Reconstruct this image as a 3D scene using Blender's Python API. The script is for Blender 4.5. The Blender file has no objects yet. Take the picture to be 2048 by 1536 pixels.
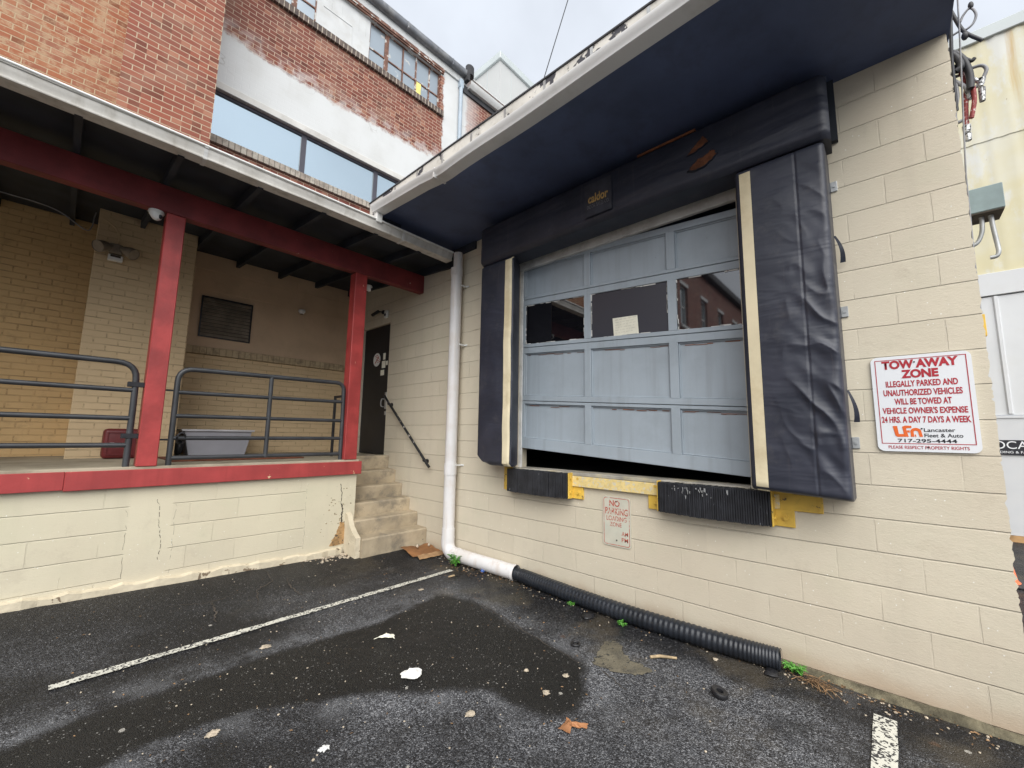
import bpy, bmesh, math, random
from mathutils import Vector, Matrix, noise as mnoise

random.seed(7)
S = bpy.context.scene
COL = S.collection
RAD = math.radians

# ------------------------------------------------------------------ camera, sky, sun, exposure
# The origin is the camera's position, 1.53 m above the asphalt. X runs along the raised dock, Y along the block wall.
G = -1.53
CAM_ROWS = [[0.67301, -0.739479, 0.015118], [-0.101713, -0.072286, 0.992184], [0.732606, 0.669287, 0.123864]]
cam = bpy.data.cameras.new('camera')
cam.sensor_width = 36.0
cam.lens = 14.5465
cam.clip_start = 0.05
cam.clip_end = 600.0
camo = bpy.data.objects.new('camera', cam)
COL.objects.link(camo)
r_, u_, f_ = [Vector(v) for v in CAM_ROWS]
camo.matrix_world = Matrix(((r_.x, u_.x, -f_.x, 0), (r_.y, u_.y, -f_.y, 0), (r_.z, u_.z, -f_.z, 0), (0, 0, 0, 1)))
S.camera = camo

SUN_DIR = Vector((0.50, 0.55, -0.78)).normalized()      # the way the light travels
SUN_ELEV = math.asin(-SUN_DIR.z)
SUN_ROT = math.atan2(-SUN_DIR.x, -SUN_DIR.y)
world = bpy.data.worlds.new('World')
S.world = world
world.use_nodes = True
wn = world.node_tree
wn.nodes.clear()
sky = wn.nodes.new('ShaderNodeTexSky')
sky.sky_type = 'NISHITA'
sky.sun_disc = False
sky.sun_elevation = SUN_ELEV
sky.sun_rotation = SUN_ROT
sky.dust_density = 6.0
sky.air_density = 1.0
whs = wn.nodes.new('ShaderNodeHueSaturation')
whs.inputs['Saturation'].default_value = 0.20
wmx = wn.nodes.new('ShaderNodeMix')
wmx.data_type = 'RGBA'
wmx.inputs[0].default_value = 0.62
wmx.inputs[7].default_value = (6.6, 7.1, 7.9, 1)
wbg = wn.nodes.new('ShaderNodeBackground')
wbg.inputs['Strength'].default_value = 0.068
wout = wn.nodes.new('ShaderNodeOutputWorld')
wn.links.new(sky.outputs['Color'], whs.inputs['Color'])
wn.links.new(whs.outputs['Color'], wmx.inputs[6])
wtc = wn.nodes.new('ShaderNodeTexCoord')
wno = wn.nodes.new('ShaderNodeTexNoise')
wno.inputs['Scale'].default_value = 2.6
wno.inputs['Detail'].default_value = 5.0
wmr = wn.nodes.new('ShaderNodeMapRange')
wmr.inputs[1].default_value = 0.32
wmr.inputs[2].default_value = 0.68
wmr.inputs[3].default_value = 0.93
wmr.inputs[4].default_value = 1.22
wmu = wn.nodes.new('ShaderNodeVectorMath')
wmu.operation = 'SCALE'
wn.links.new(wtc.outputs['Generated'], wno.inputs['Vector'])
wn.links.new(wno.outputs['Fac'], wmr.inputs[0])
wn.links.new(wmx.outputs[2], wmu.inputs[0])
wn.links.new(wmr.outputs[0], wmu.inputs['Scale'])
wn.links.new(wmu.outputs[0], wbg.inputs['Color'])
wn.links.new(wbg.outputs[0], wout.inputs['Surface'])

sl = bpy.data.lights.new('sun', 'SUN')
sl.energy = 1.5
sl.angle = RAD(72)
sl.color = (1.0, 0.98, 0.93)
slo = bpy.data.objects.new('sun', sl)
COL.objects.link(slo)
slo.location = (0, 0, 20)
slo.rotation_euler = SUN_DIR.to_track_quat('-Z', 'Y').to_euler()

S.view_settings.view_transform = 'Standard'
S.view_settings.look = 'None'
S.view_settings.gamma = 1.0
S.view_settings.exposure = 1.25
S.render.engine = 'CYCLES'
S.cycles.use_denoising = True
S.cycles.max_bounces = 8
S.cycles.diffuse_bounces = 4
S.cycles.sample_clamp_indirect = 6.0

# ------------------------------------------------------------------ mesh helpers
class MB:
    """collects shapes and links them as one mesh object"""
    def __init__(s):
        s.bm = bmesh.new()

    def box(s, x0, x1, y0, y1, z0, z1, bev=0.0, seg=1, rot=None, at=None):
        vs = [s.bm.verts.new((x, y, z)) for x in (x0, x1) for y in (y0, y1) for z in (z0, z1)]
        fs = [(0, 1, 3, 2), (4, 6, 7, 5), (0, 4, 5, 1), (2, 3, 7, 6), (0, 2, 6, 4), (1, 5, 7, 3)]
        faces = [s.bm.faces.new([vs[i] for i in f]) for f in fs]
        if bev > 0:
            es = list({e for f in faces for e in f.edges})
            r = bmesh.ops.bevel(s.bm, geom=es, offset=bev, segments=seg, affect='EDGES', profile=0.5)
            vs = list({v for f in r['faces'] for v in f.verts} | {v for v in vs if v.is_valid})
        if rot is not None:
            c = Vector(at) if at else Vector(((x0+x1)/2, (y0+y1)/2, (z0+z1)/2))
            allv = set()
            for v in vs:
                if v.is_valid:
                    allv.add(v)
                    for f in v.link_faces:
                        allv.update(f.verts)
            for v in allv:
                v.co = c + rot @ (v.co - c)
        return s

    def poly(s, pts):
        s.bm.faces.new([s.bm.verts.new(p) for p in pts])
        return s

    def prism(s, pts, axis, a0, a1):
        def mk(p, a):
            if axis == 'x': return (a, p[0], p[1])
            if axis == 'y': return (p[0], a, p[1])
            return (p[0], p[1], a)
        A = [s.bm.verts.new(mk(p, a0)) for p in pts]
        B = [s.bm.verts.new(mk(p, a1)) for p in pts]
        n = len(pts)
        s.bm.faces.new(A)
        s.bm.faces.new(B[::-1])
        for i in range(n):
            s.bm.faces.new((A[i], A[(i+1) % n], B[(i+1) % n], B[i]))
        return s

    def rings(s, rs, closed=True, caps=True):
        R = [[s.bm.verts.new(p) for p in ring] for ring in rs]
        for a, b in zip(R, R[1:]):
            n = len(a)
            for i in range(n if closed else n-1):
                s.bm.faces.new((a[i], a[(i+1) % n], b[(i+1) % n], b[i]))
        if caps and closed:
            s.bm.faces.new(R[0][::-1])
            s.bm.faces.new(R[-1])
        return s

    def tube(s, pts, r, seg=8, caps=True):
        pts = [Vector(p) for p in pts]
        n = len(pts)
        rr = r if isinstance(r, (list, tuple)) else [r]*n
        t0 = (pts[1]-pts[0]).normalized()
        up = Vector((0, 0, 1)) if abs(t0.z) < 0.9 else Vector((1, 0, 0))
        nrm = (up - t0*up.dot(t0)).normalized()
        rings = []
        for i in range(n):
            if i == 0: t = t0
            elif i == n-1: t = (pts[-1]-pts[-2]).normalized()
            else:
                t = (pts[i+1]-pts[i]).normalized() + (pts[i]-pts[i-1]).normalized()
                t = t.normalized() if t.length > 1e-6 else (pts[i+1]-pts[i]).normalized()
            nrm = (nrm - t*nrm.dot(t)).normalized()
            b = t.cross(nrm)
            rings.append([pts[i] + (nrm*math.cos(a) + b*math.sin(a))*rr[i] for a in [2*math.pi*k/seg for k in range(seg)]])
        return s.rings(rings, True, caps)

    def ball(s, c, r, sc=(1, 1, 1), sub=2):
        m = Matrix.Translation(c) @ Matrix.Diagonal((sc[0], sc[1], sc[2], 1))
        bmesh.ops.create_icosphere(s.bm, subdivisions=sub, radius=r, matrix=m)
        return s

    def grid(s, nu, nv, f):
        V = [[s.bm.verts.new(f(i/nu, j/nv)) for j in range(nv+1)] for i in range(nu+1)]
        for i in range(nu):
            for j in range(nv):
                s.bm.faces.new((V[i][j], V[i+1][j], V[i+1][j+1], V[i][j+1]))
        return s

    def build(s, name, mat, parent=None, smooth=None, recalc=True):
        if recalc:
            bmesh.ops.recalc_face_normals(s.bm, faces=s.bm.faces[:])
        me = bpy.data.meshes.new(name)
        s.bm.to_mesh(me)
        s.bm.free()
        me.materials.append(mat)
        if smooth is not None:
            me.polygons.foreach_set('use_smooth', [True]*len(me.polygons))
            me.set_sharp_from_angle(angle=RAD(smooth))
        o = bpy.data.objects.new(name, me)
        COL.objects.link(o)
        if parent is not None:
            o.parent = parent
        return o


def sm(pts, n=6):
    """smooth curve through the points (Catmull-Rom)"""
    P = [Vector(p) for p in pts]
    P = [P[0]*2-P[1]] + P + [P[-1]*2-P[-2]]
    out = []
    for i in range(1, len(P)-2):
        for k in range(n):
            t = k/n
            a, b, c, d = P[i-1], P[i], P[i+1], P[i+2]
            out.append(0.5*((2*b) + (c-a)*t + (2*a-5*b+4*c-d)*t*t + (3*b-a-3*c+d)*t*t*t))
    out.append(P[-2])
    return out


def arc_corner(a, corner, b, r, n=6):
    """rounded corner between the legs corner->a and corner->b"""
    a, c, b = Vector(a), Vector(corner), Vector(b)
    d1, d2 = (a-c).normalized(), (b-c).normalized()
    p1, p2 = c+d1*r, c+d2*r
    return [(1-t)**2*p1 + 2*(1-t)*t*c + t*t*p2 for t in [k/n for k in range(n+1)]]


def tag(o, label=None, cat=None, group=None, kind=None):
    if label: o['label'] = label
    if cat: o['category'] = cat
    if group: o['group'] = group
    if kind: o['kind'] = kind
    return o


def thing(name, label, cat, loc=(0, 0, 0), rz=0.0, group=None):
    o = bpy.data.objects.new(name, None)
    o.empty_display_size = 0.1
    o.location = loc
    o.rotation_euler = (0, 0, rz)
    COL.objects.link(o)
    return tag(o, label, cat, group)


def text_into(mb, body, origin, xdir, ydir, width=None, height=0.1, bold=0.0, align='c', lift=0.0):
    """letters as flat faces: centred at origin, scaled to the cap height and width"""
    cu = bpy.data.curves.new('t', 'FONT')
    cu.body = body
    cu.size = 1.0
    cu.offset = bold
    ob = bpy.data.objects.new('t', cu)
    COL.objects.link(ob)
    dg = bpy.context.evaluated_depsgraph_get()
    me = bpy.data.meshes.new_from_object(ob.evaluated_get(dg))
    xs = [v.co.x for v in me.vertices]
    ys = [v.co.y for v in me.vertices]
    x0, x1, y0, y1 = min(xs), max(xs), min(ys), max(ys)
    sx = width/(x1-x0) if width else height/0.729
    sy = height/(y1-y0) if body.upper() == body and ',' not in body else height/0.729
    X, Y = Vector(xdir), Vector(ydir)
    N = X.cross(Y)
    O = Vector(origin)
    mx = (x0+x1)/2 if align == 'c' else x0
    my = (y0+y1)/2 if sy != height/0.729 else 0.3645
    for v in me.vertices:
        v.co = O + X*((v.co.x-mx)*sx) + Y*((v.co.y-my)*sy) + N*lift
    mb.bm.from_mesh(me)
    bpy.data.objects.remove(ob)
    bpy.data.curves.remove(cu)
    bpy.data.meshes.remove(me)


def wall_sheet(mb, frame, us, zs, holes, t):
    """a wall of thickness t with rectangular openings; frame(u, d, z) gives the point d metres behind the face"""
    us = sorted(set(us + [h[0] for h in holes] + [h[1] for h in holes]))
    zs = sorted(set(zs + [h[2] for h in holes] + [h[3] for h in holes]))
    bm = mb.bm
    V = {}
    def v(i, j, d):
        if (i, j, d) not in V:
            V[(i, j, d)] = bm.verts.new(frame(us[i], t*d, zs[j]))
        return V[(i, j, d)]
    def solid(i, j):
        if i < 0 or j < 0 or i >= len(us)-1 or j >= len(zs)-1: return False
        cu, cz = (us[i]+us[i+1])/2, (zs[j]+zs[j+1])/2
        return not any(h[0] < cu < h[1] and h[2] < cz < h[3] for h in holes)
    for i in range(len(us)-1):
        for j in range(len(zs)-1):
            if not solid(i, j): continue
            bm.faces.new((v(i, j, 0), v(i+1, j, 0), v(i+1, j+1, 0), v(i, j+1, 0)))
            bm.faces.new((v(i, j, 1), v(i, j+1, 1), v(i+1, j+1, 1), v(i+1, j, 1)))
            if not solid(i-1, j): bm.faces.new((v(i, j, 0), v(i, j+1, 0), v(i, j+1, 1), v(i, j, 1)))
            if not solid(i+1, j): bm.faces.new((v(i+1, j, 0), v(i+1, j, 1), v(i+1, j+1, 1), v(i+1, j+1, 0)))
            if not solid(i, j-1): bm.faces.new((v(i, j, 0), v(i, j, 1), v(i+1, j, 1), v(i+1, j, 0)))
            if not solid(i, j+1): bm.faces.new((v(i, j+1, 0), v(i+1, j+1, 0), v(i+1, j+1, 1), v(i, j+1, 1)))


def jag(pts, amp, n=4, seed=0):
    """a closed outline with ragged edges"""
    rnd = random.Random(seed)
    out = []
    for i, p in enumerate(pts):
        q = pts[(i+1) % len(pts)]
        for k in range(n):
            t = k/n
            a = amp if k else amp*0.5
            out.append((p[0]+(q[0]-p[0])*t+rnd.uniform(-a, a), p[1]+(q[1]-p[1])*t+rnd.uniform(-a, a)))
    return out


# ------------------------------------------------------------------ materials
class MT:
    def __init__(s, name):
        s.m = bpy.data.materials.new(name)
        s.m.use_nodes = True
        s.nt = s.m.node_tree
        s.nt.nodes.clear()
        s.out = s.nt.nodes.new('ShaderNodeOutputMaterial')
        s.b = s.nt.nodes.new('ShaderNodeBsdfPrincipled')
        s.nt.links.new(s.b.outputs[0], s.out.inputs[0])
        s._c = None

    def n(s, t, ins=None, **props):
        nd = s.nt.nodes.new(t)
        for k, v in props.items(): setattr(nd, k, v)
        for k, v in (ins or {}).items(): s.put(nd.inputs[k], v)
        return nd

    def put(s, sock, v):
        if isinstance(v, bpy.types.NodeSocket):
            s.nt.links.new(v, sock)
        elif isinstance(v, (tuple, list)) and len(v) == 3 and sock.type == 'RGBA':
            sock.default_value = (*v, 1)
        else:
            sock.default_value = v

    def set(s, **kw):
        names = dict(col='Base Color', rough='Roughness', metal='Metallic', normal='Normal', ior='IOR', spec='Specular IOR Level',
                     coat='Coat Weight', trans='Transmission Weight', alpha='Alpha')
        for k, v in kw.items(): s.put(s.b.inputs[names[k]], v)
        return s

    def co(s):
        if s._c is None: s._c = s.n('ShaderNodeTexCoord').outputs['Object']
        return s._c

    def xyz(s):
        nd = s.n('ShaderNodeSeparateXYZ', {0: s.co()})
        return nd.outputs

    def uv(s, plane, du=0.0, dv=0.0):
        x = s.xyz()
        a, b = {'yz': (1, 2), 'xz': (0, 2), 'xy': (0, 1)}[plane]
        return s.n('ShaderNodeCombineXYZ', {0: s.math('ADD', x[a], du), 1: s.math('ADD', x[b], dv), 2: 0.0}).outputs[0]

    def scale(s, vec, sc):
        return s.n('ShaderNodeVectorMath', {0: vec, 1: sc}, operation='MULTIPLY').outputs[0]

    def noise(s, sc, det=4.0, rough=0.55, vec=None, dist=0.0):
        return s.n('ShaderNodeTexNoise', {'Vector': vec if vec is not None else s.co(), 'Scale': sc, 'Detail': det, 'Roughness': rough, 'Distortion': dist}).outputs['Fac']

    def voro(s, sc, vec=None, feature='F1', out='Distance', rnd=1.0):
        return s.n('ShaderNodeTexVoronoi', {'Vector': vec if vec is not None else s.co(), 'Scale': sc, 'Randomness': rnd}, feature=feature).outputs[out]

    def math(s, op, a, b=0.0, clamp=False):
        nd = s.n('ShaderNodeMath', operation=op, use_clamp=clamp)
        s.put(nd.inputs[0], a)
        s.put(nd.inputs[1], b)
        return nd.outputs[0]

    def step(s, v, a, b):
        """0 below a, 1 above b"""
        nd = s.n('ShaderNodeMapRange', {0: v, 1: a, 2: b, 3: 0.0, 4: 1.0}, interpolation_type='SMOOTHSTEP')
        return nd.outputs[0]

    def mix(s, f, a, b, blend='MIX'):
        nd = s.n('ShaderNodeMix', data_type='RGBA', blend_type=blend)
        s.put(nd.inputs[0], f)
        s.put(nd.inputs[6], a)
        s.put(nd.inputs[7], b)
        return nd.outputs[2]

    def ramp(s, f, stops):
        nd = s.n('ShaderNodeValToRGB', {0: f})
        e = nd.color_ramp.elements
        while len(e) < len(stops): e.new(0.5)
        for i, (p, c) in enumerate(stops):
            e[i].position = p
            e[i].color = (*c, 1) if len(c) == 3 else c
        return nd.outputs[0]

    def bump(s, h, dist=0.01, strength=1.0, normal=None):
        ins = {'Height': h, 'Distance': dist, 'Strength': strength}
        if normal is not None: ins['Normal'] = normal
        return s.n('ShaderNodeBump', ins).outputs[0]

    def brick(s, vec, c1, c2, mortar, w, h, ms, smooth=0.1, bias=0.0, off=0.5):
        nd = s.n('ShaderNodeTexBrick', {'Vector': vec, 'Color1': c1, 'Color2': c2, 'Mortar': mortar, 'Scale': 1.0, 'Mortar Size': ms,
                 'Mortar Smooth': smooth, 'Bias': bias, 'Brick Width': w, 'Row Height': h}, offset=off)
        return nd.outputs['Color'], nd.outputs['Fac']


def sstep(a, b, v):
    t = max(0.0, min(1.0, (v-a)/(b-a)))
    return t*t*(3-2*t)


def mul(c, k): return tuple(min(1.0, x*k) for x in c)


def std(name, col, rough=0.6, var=0.15, vs=3.0, bump=0.0, bs=80.0, chips=None, dirt=None, metal=0.0, spec=0.5, streak=None, ior=1.45):
    m = MT(name)
    c = m.mix(m.step(m.noise(vs, 5), 0.3, 0.7), mul(col, 1-var), mul(col, 1+var))
    if streak:                                   # (colour, amount): rain-washed vertical streaks
        v = m.scale(m.co(), (14, 14, 0.7))
        c = m.mix(m.math('MULTIPLY', m.step(m.noise(1.0, 4, vec=v), 0.48, 0.75), streak[1]), c, streak[0])
    if dirt:                                     # (colour, scale, amount)
        c = m.mix(m.math('MULTIPLY', m.step(m.noise(dirt[1], 6, 0.65), 0.45, 0.7), dirt[2]), c, dirt[0])
    if chips:                                    # (colour, scale, threshold)
        c = m.mix(m.step(m.noise(chips[1], 6, 0.6, dist=0.4), chips[2], chips[2]+0.015), c, chips[0])
    rg = m.math('ADD', rough-0.08, m.math('MULTIPLY', m.noise(vs*4, 4), 0.16))
    m.set(col=c, rough=rg, metal=metal, spec=spec, ior=ior)
    if bump:
        m.set(normal=m.bump(m.noise(bs, 4), bump, 0.6))
    return m.m


def mat_block(name, plane, du, dv, col, smooth_zones=None, stain=True, depth=0.006):
    m = MT(name)
    x = m.xyz()
    warp = m.n('ShaderNodeVectorMath', {0: m.uv(plane, du, dv), 1: m.scale(m.n('ShaderNodeTexNoise', {'Vector': m.co(), 'Scale': 9.0}).outputs['Color'], (0.006, 0.006, 0))}, operation='ADD').outputs[0]
    bc, bf = m.brick(warp, mul(col, 0.955), mul(col, 1.035), mul(col, 0.86), 0.4064, 0.2036, 0.0042, 0.35)
    fz = m.math('FRACT', m.math('DIVIDE', m.math('ADD', m.math('ADD', x[2], dv), m.math('MULTIPLY', m.math('SUBTRACT', m.noise(6.0, 3), 0.5), 0.006)), 0.2036))
    ez = m.math('MULTIPLY', m.math('MINIMUM', fz, m.math('SUBTRACT', 1.0, fz)), 0.2036)
    bed = m.math('SUBTRACT', 1.0, m.step(ez, 0.0015, 0.0065))
    up = m.math('MULTIPLY', bf, m.math('MULTIPLY', m.step(m.noise(2.3, 4), 0.40, 0.62), 0.6))
    bf = m.math('MAXIMUM', bed, up)
    bc = m.mix(m.math('MULTIPLY', bed, 0.26), m.mix(m.math('MULTIPLY', up, 0.35), mul(col, 1.0), mul(col, 0.7)), mul(col, 0.62))
    blk = m.n('ShaderNodeTexBrick', {'Vector': warp, 'Color1': (0, 0, 0), 'Color2': (1, 1, 1), 'Mortar': (.5, .5, .5), 'Scale': 1.0, 'Mortar Size': 0.0, 'Brick Width': 0.4064, 'Row Height': 0.2036}, offset=0.5).outputs['Color']
    bc = m.mix(0.10, bc, m.mix(blk, mul(col, 0.5), mul(col, 1.2)))
    if smooth_zones:
        ua = x[0]
        for a, b in smooth_zones:
            inz = m.math('MULTIPLY', m.step(ua, a-0.01, a+0.01), m.math('SUBTRACT', 1.0, m.step(ua, b-0.01, b+0.01)))
            bf = m.math('MULTIPLY', bf, m.math('SUBTRACT', 1.0, inz))
            bc = m.mix(inz, bc, col)
    c = m.mix(m.math('MULTIPLY', m.step(m.noise(1.1, 5), 0.35, 0.7), 0.55), bc, mul((col[0]*1.0, col[1]*0.96, col[2]*0.95), 0.93))
    c = m.mix(m.math('MULTIPLY', m.step(m.noise(2.6, 6), 0.5, 0.75), 0.4), c, mul((col[0]*0.93, col[1]*0.97, col[2]*0.93), 0.93))
    v = m.scale(m.co(), (7, 7, 0.5))
    c = m.mix(m.math('MULTIPLY', m.step(m.noise(1.0, 4, vec=v), 0.52, 0.8), 0.22), c, mul(col, 0.66))
    # paint specks, pits and scuffs
    sp = m.voro(21.0)
    c = m.mix(m.math('MULTIPLY', m.math('LESS_THAN', sp, 0.075), m.step(m.noise(3.3), 0.46, 0.56)), c, (0.80, 0.79, 0.74))
    flake = m.step(m.noise(26.0, 4, 0.6, vec=m.scale(m.co(), (1, 1, 2.5))), 0.735, 0.75)
    c = m.mix(m.math('MULTIPLY', flake, m.step(m.noise(1.7), 0.46, 0.6)), c, mul(col, 0.62))
    ins_ = m.step(m.noise(11.0, 5, 0.65, vec=m.scale(m.co(), (1, 1, 1.6))), 0.68, 0.74)
    c = m.mix(m.math('MULTIPLY', ins_, 0.35), c, mul((col[0], col[1], col[2]*1.05), 1.12))
    pit = m.math('LESS_THAN', m.voro(23.0, m.scale(m.co(), (1, 1, 1.9))), 0.05)
    c = m.mix(m.math('MULTIPLY', pit, m.step(m.noise(2.1), 0.53, 0.6)), c, mul(col, 0.45))
    sc = m.noise(1.0, 3, vec=m.scale(m.co(), (9, 9, 60)))
    c = m.mix(m.math('MULTIPLY', m.step(sc, 0.72, 0.78), 0.45), c, mul(col, 0.6))
    if stain:
        zz_ = m.math('ADD', x[2], m.math('MULTIPLY', m.math('SUBTRACT', m.noise(1.6, 6, 0.7), 0.5), 1.1))
        c = m.mix(m.math('MULTIPLY', m.math('SUBTRACT', 1.0, m.step(zz_, -1.45, -0.75)), 0.30), c, (0.46, 0.41, 0.33))
        c = m.mix(m.math('MULTIPLY', m.step(m.noise(4.0, 7, 0.75), 0.56, 0.68), 0.22), c, (0.44, 0.38, 0.29))
        low = m.math('ADD', x[2], m.math('MULTIPLY', m.math('SUBTRACT', m.noise(3.0, 5), 0.5), 0.22))
        c = m.mix(m.math('MULTIPLY', m.math('SUBTRACT', 1.0, m.step(low, -1.52, -1.36)), 0.55), c, (0.36, 0.25, 0.16))
        c = m.mix(m.math('MULTIPLY', m.math('SUBTRACT', 1.0, m.step(low, -1.58, -1.50)), 0.8), c, (0.12, 0.10, 0.08))
    fine = m.noise(55.0, 5, 0.7, vec=m.scale(m.co(), (1, 1, 2.2)))
    h = m.math('SUBTRACT', m.math('ADD', m.math('MULTIPLY', fine, 0.34), m.math('MULTIPLY', m.noise(16.0, 4, vec=m.scale(m.co(), (1, 1, 1.8))), 0.25)), m.math('MULTIPLY', bf, 1.0))
    m.set(col=c, rough=0.62, spec=0.35, normal=m.bump(h, depth, 0.9))
    return m.m


def mat_brick(name, plane, c1, c2, mortar, w=0.2135, h=0.077, ms=0.0065, du=0.0, dv=0.0, painted=False, extra=None, smear=None, depth=0.007):
    m = MT(name)
    uv = m.uv(plane, du, dv)
    warp = m.n('ShaderNodeVectorMath', {0: uv, 1: m.scale(m.n('ShaderNodeTexNoise', {'Vector': m.co(), 'Scale': 14.0}).outputs['Color'], (0.007, 0.007, 0))}, operation='ADD').outputs[0]
    bc, bf = m.brick(warp, c1, c2, mortar, w, h, ms, 0.25, 0.0)
    c = bc
    if not painted:
        # some bricks burnt darker or paler than the rest: one value per brick
        cell = m.n('ShaderNodeTexWhiteNoise', {'Vector': m.n('ShaderNodeVectorMath', {0: m.n('ShaderNodeVectorMath', {0: uv, 1: (1/w*2, 1/h, 1)}, operation='MULTIPLY').outputs[0]}, operation='FLOOR').outputs[0]}, noise_dimensions='3D').outputs['Value']
        nb = m.math('SUBTRACT', 1.0, bf)
        c = m.mix(m.math('MULTIPLY', m.math('GREATER_THAN', cell, 0.90), m.math('MULTIPLY', nb, 0.55)), c, mul(c1, 0.35))
        c = m.mix(m.math('MULTIPLY', m.math('LESS_THAN', cell, 0.14), m.math('MULTIPLY', nb, 0.45)), c, (0.44, 0.22, 0.14))
        c = m.mix(m.math('MULTIPLY', m.step(m.noise(1.4, 5), 0.45, 0.72), 0.35), c, mul(mortar, 0.8))
    else:
        c = m.mix(m.math('MULTIPLY', m.step(m.noise(1.6, 5), 0.4, 0.7), 0.5), c, mul(c1, 0.82))
        c = m.mix(m.math('MULTIPLY', m.math('LESS_THAN', m.voro(9.0), 0.05), m.step(m.noise(1.8), 0.52, 0.6)), c, mul(c1, 0.3))
        ln = m.noise(1.0, 3, vec=m.scale(m.co(), (2.5, 2.5, 26)))
        c = m.mix(m.math('MULTIPLY', m.math('MULTIPLY', bf, m.step(ln, 0.46, 0.62)), 0.5), c, mul(c1, 0.35))
    if smear is not None:
        k = m.step(m.noise(7.0, 6, 0.7), smear[1], smear[1]+0.16)
        c = m.mix(m.math('MULTIPLY', k, smear[2]), c, smear[0])
    hh = m.math('SUBTRACT', m.math('MULTIPLY', m.noise(60, 4, 0.7), 0.35), bf)
    if extra is not None: c, hh = extra(m, c, hh)
    m.set(col=c, rough=0.75, spec=0.3, normal=m.bump(hh, depth, 0.9))
    return m.m

CREAM = (0.62, 0.56, 0.44)
M_block = mat_block('cream_block_paint', 'yz', -2.358+0.2032, 0.891, CREAM)
M_dockblock = mat_block('cream_dock_paint', 'xz', 0.05, 0.891, (0.64, 0.585, 0.44), smooth_zones=[(0.52, 0.83), (2.04, 2.9)], depth=0.005)
M_pbrick = mat_brick('painted_brick', 'xz', (0.63, 0.475, 0.29), (0.605, 0.455, 0.275), (0.60, 0.45, 0.27), painted=True, depth=0.005)
M_pbrick_dark = mat_brick('painted_brick_dirty', 'xz', (0.62, 0.42, 0.205), (0.59, 0.40, 0.195), (0.575, 0.385, 0.185), painted=True, depth=0.008,
                          smear=((0.38, 0.26, 0.13), 0.52, 0.4))
BR1, BR2, BRM = (0.30, 0.092, 0.055), (0.225, 0.068, 0.045), (0.50, 0.375, 0.265)
M_brick_pier = mat_brick('red_brick_pier', 'xz', BR1, BR2, BRM, smear=((0.40, 0.24, 0.18), 0.60, 0.35))
M_brick_side = mat_brick('red_brick_side', 'yz', BR1, BR2, BRM)
M_brick_old = mat_brick('old_smeared_brick', 'xz', (0.35, 0.125, 0.058), (0.28, 0.092, 0.052), (0.50, 0.375, 0.24), h=0.077, smear=((0.46, 0.325, 0.20), 0.46, 0.75))


def band_extra(m, c, h):
    """white paint brushed over part of the brick, with a ragged upper edge"""
    x = m.xyz()
    nz = m.math('ADD', m.math('MULTIPLY', m.math('SUBTRACT', m.noise(2.2, 6, 0.7), 0.5), 0.75), m.math('MULTIPLY', m.math('SUBTRACT', m.noise(14, 4, 0.7), 0.5), 0.10))
    z = m.math('ADD', x[2], m.math('MULTIPLY', nz, 0.62))
    # the upper edge sags in the middle of the wall
    edge = m.math('ADD', 6.34, m.math('MULTIPLY', m.math('POWER', m.math('ABSOLUTE', m.math('SUBTRACT', x[0], 2.2)), 2.0), 0.022))
    d = m.math('SUBTRACT', edge, z)
    w1 = m.math('MULTIPLY', m.step(d, -0.05, 0.06), m.step(x[2], 5.42, 5.44))
    haze_ = m.math('MULTIPLY', m.math('MULTIPLY', m.step(d, -0.42, 0.0), m.step(m.noise(5, 5), 0.42, 0.62)), 0.55)
    haze_ = m.math('MULTIPLY', haze_, m.step(x[2], 5.42, 5.44))
    xe = m.math('ADD', x[0], m.math('MULTIPLY', m.math('SUBTRACT', m.noise(4, 6, 0.7), 0.5), 0.28))
    w2 = m.math('MULTIPLY', m.step(xe, 4.40, 4.46), m.math('SUBTRACT', 1.0, m.step(xe, 5.08, 5.2)))
    hz2 = m.math('MULTIPLY', m.math('MULTIPLY', m.step(xe, 5.0, 5.1), m.math('SUBTRACT', 1.0, m.step(xe, 5.15, 5.75))), 0.55)
    w3 = m.math('MULTIPLY', m.step(x[2], 8.62, 8.64), m.math('SUBTRACT', 1.0, m.step(xe, 5.0, 5.1)))
    w = m.math('MAXIMUM', m.math('MAXIMUM', w1, w2), w3)
    white = m.mix(m.step(m.noise(1.3, 6), 0.4, 0.7), (0.64, 0.65, 0.65), (0.58, 0.585, 0.575))
    white = m.mix(m.math('MULTIPLY', m.step(m.noise(1, 5, vec=m.scale(m.co(), (5, 5, 1.4))), 0.6, 0.75), 0.15), white, (0.48, 0.47, 0.44))
    crack = m.math('MULTIPLY', m.math('LESS_THAN', m.voro(0.9, m.n('ShaderNodeVectorMath', {0: m.co(), 1: m.n('ShaderNodeTexNoise', {'Vector': m.co(), 'Scale': 3.0}).outputs['Color']}, operation='ADD').outputs[0], 'DISTANCE_TO_EDGE'), 0.006), m.step(m.noise(0.8), 0.5, 0.6))
    white = m.mix(m.math('MULTIPLY', crack, 0.7), white, (0.30, 0.28, 0.25))
    c = m.mix(m.math('MAXIMUM', haze_, hz2), c, (0.66, 0.62, 0.60))
    c = m.mix(w, c, white)
    h = m.math('MULTIPLY', h, m.math('SUBTRACT', 1.0, m.math('MULTIPLY', w, 0.93)))
    return c, h


M_brick_win = mat_brick('red_brick_white_band', 'xz', (0.235, 0.074, 0.050), (0.175, 0.055, 0.040), (0.52, 0.385, 0.29), extra=band_extra)


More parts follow.
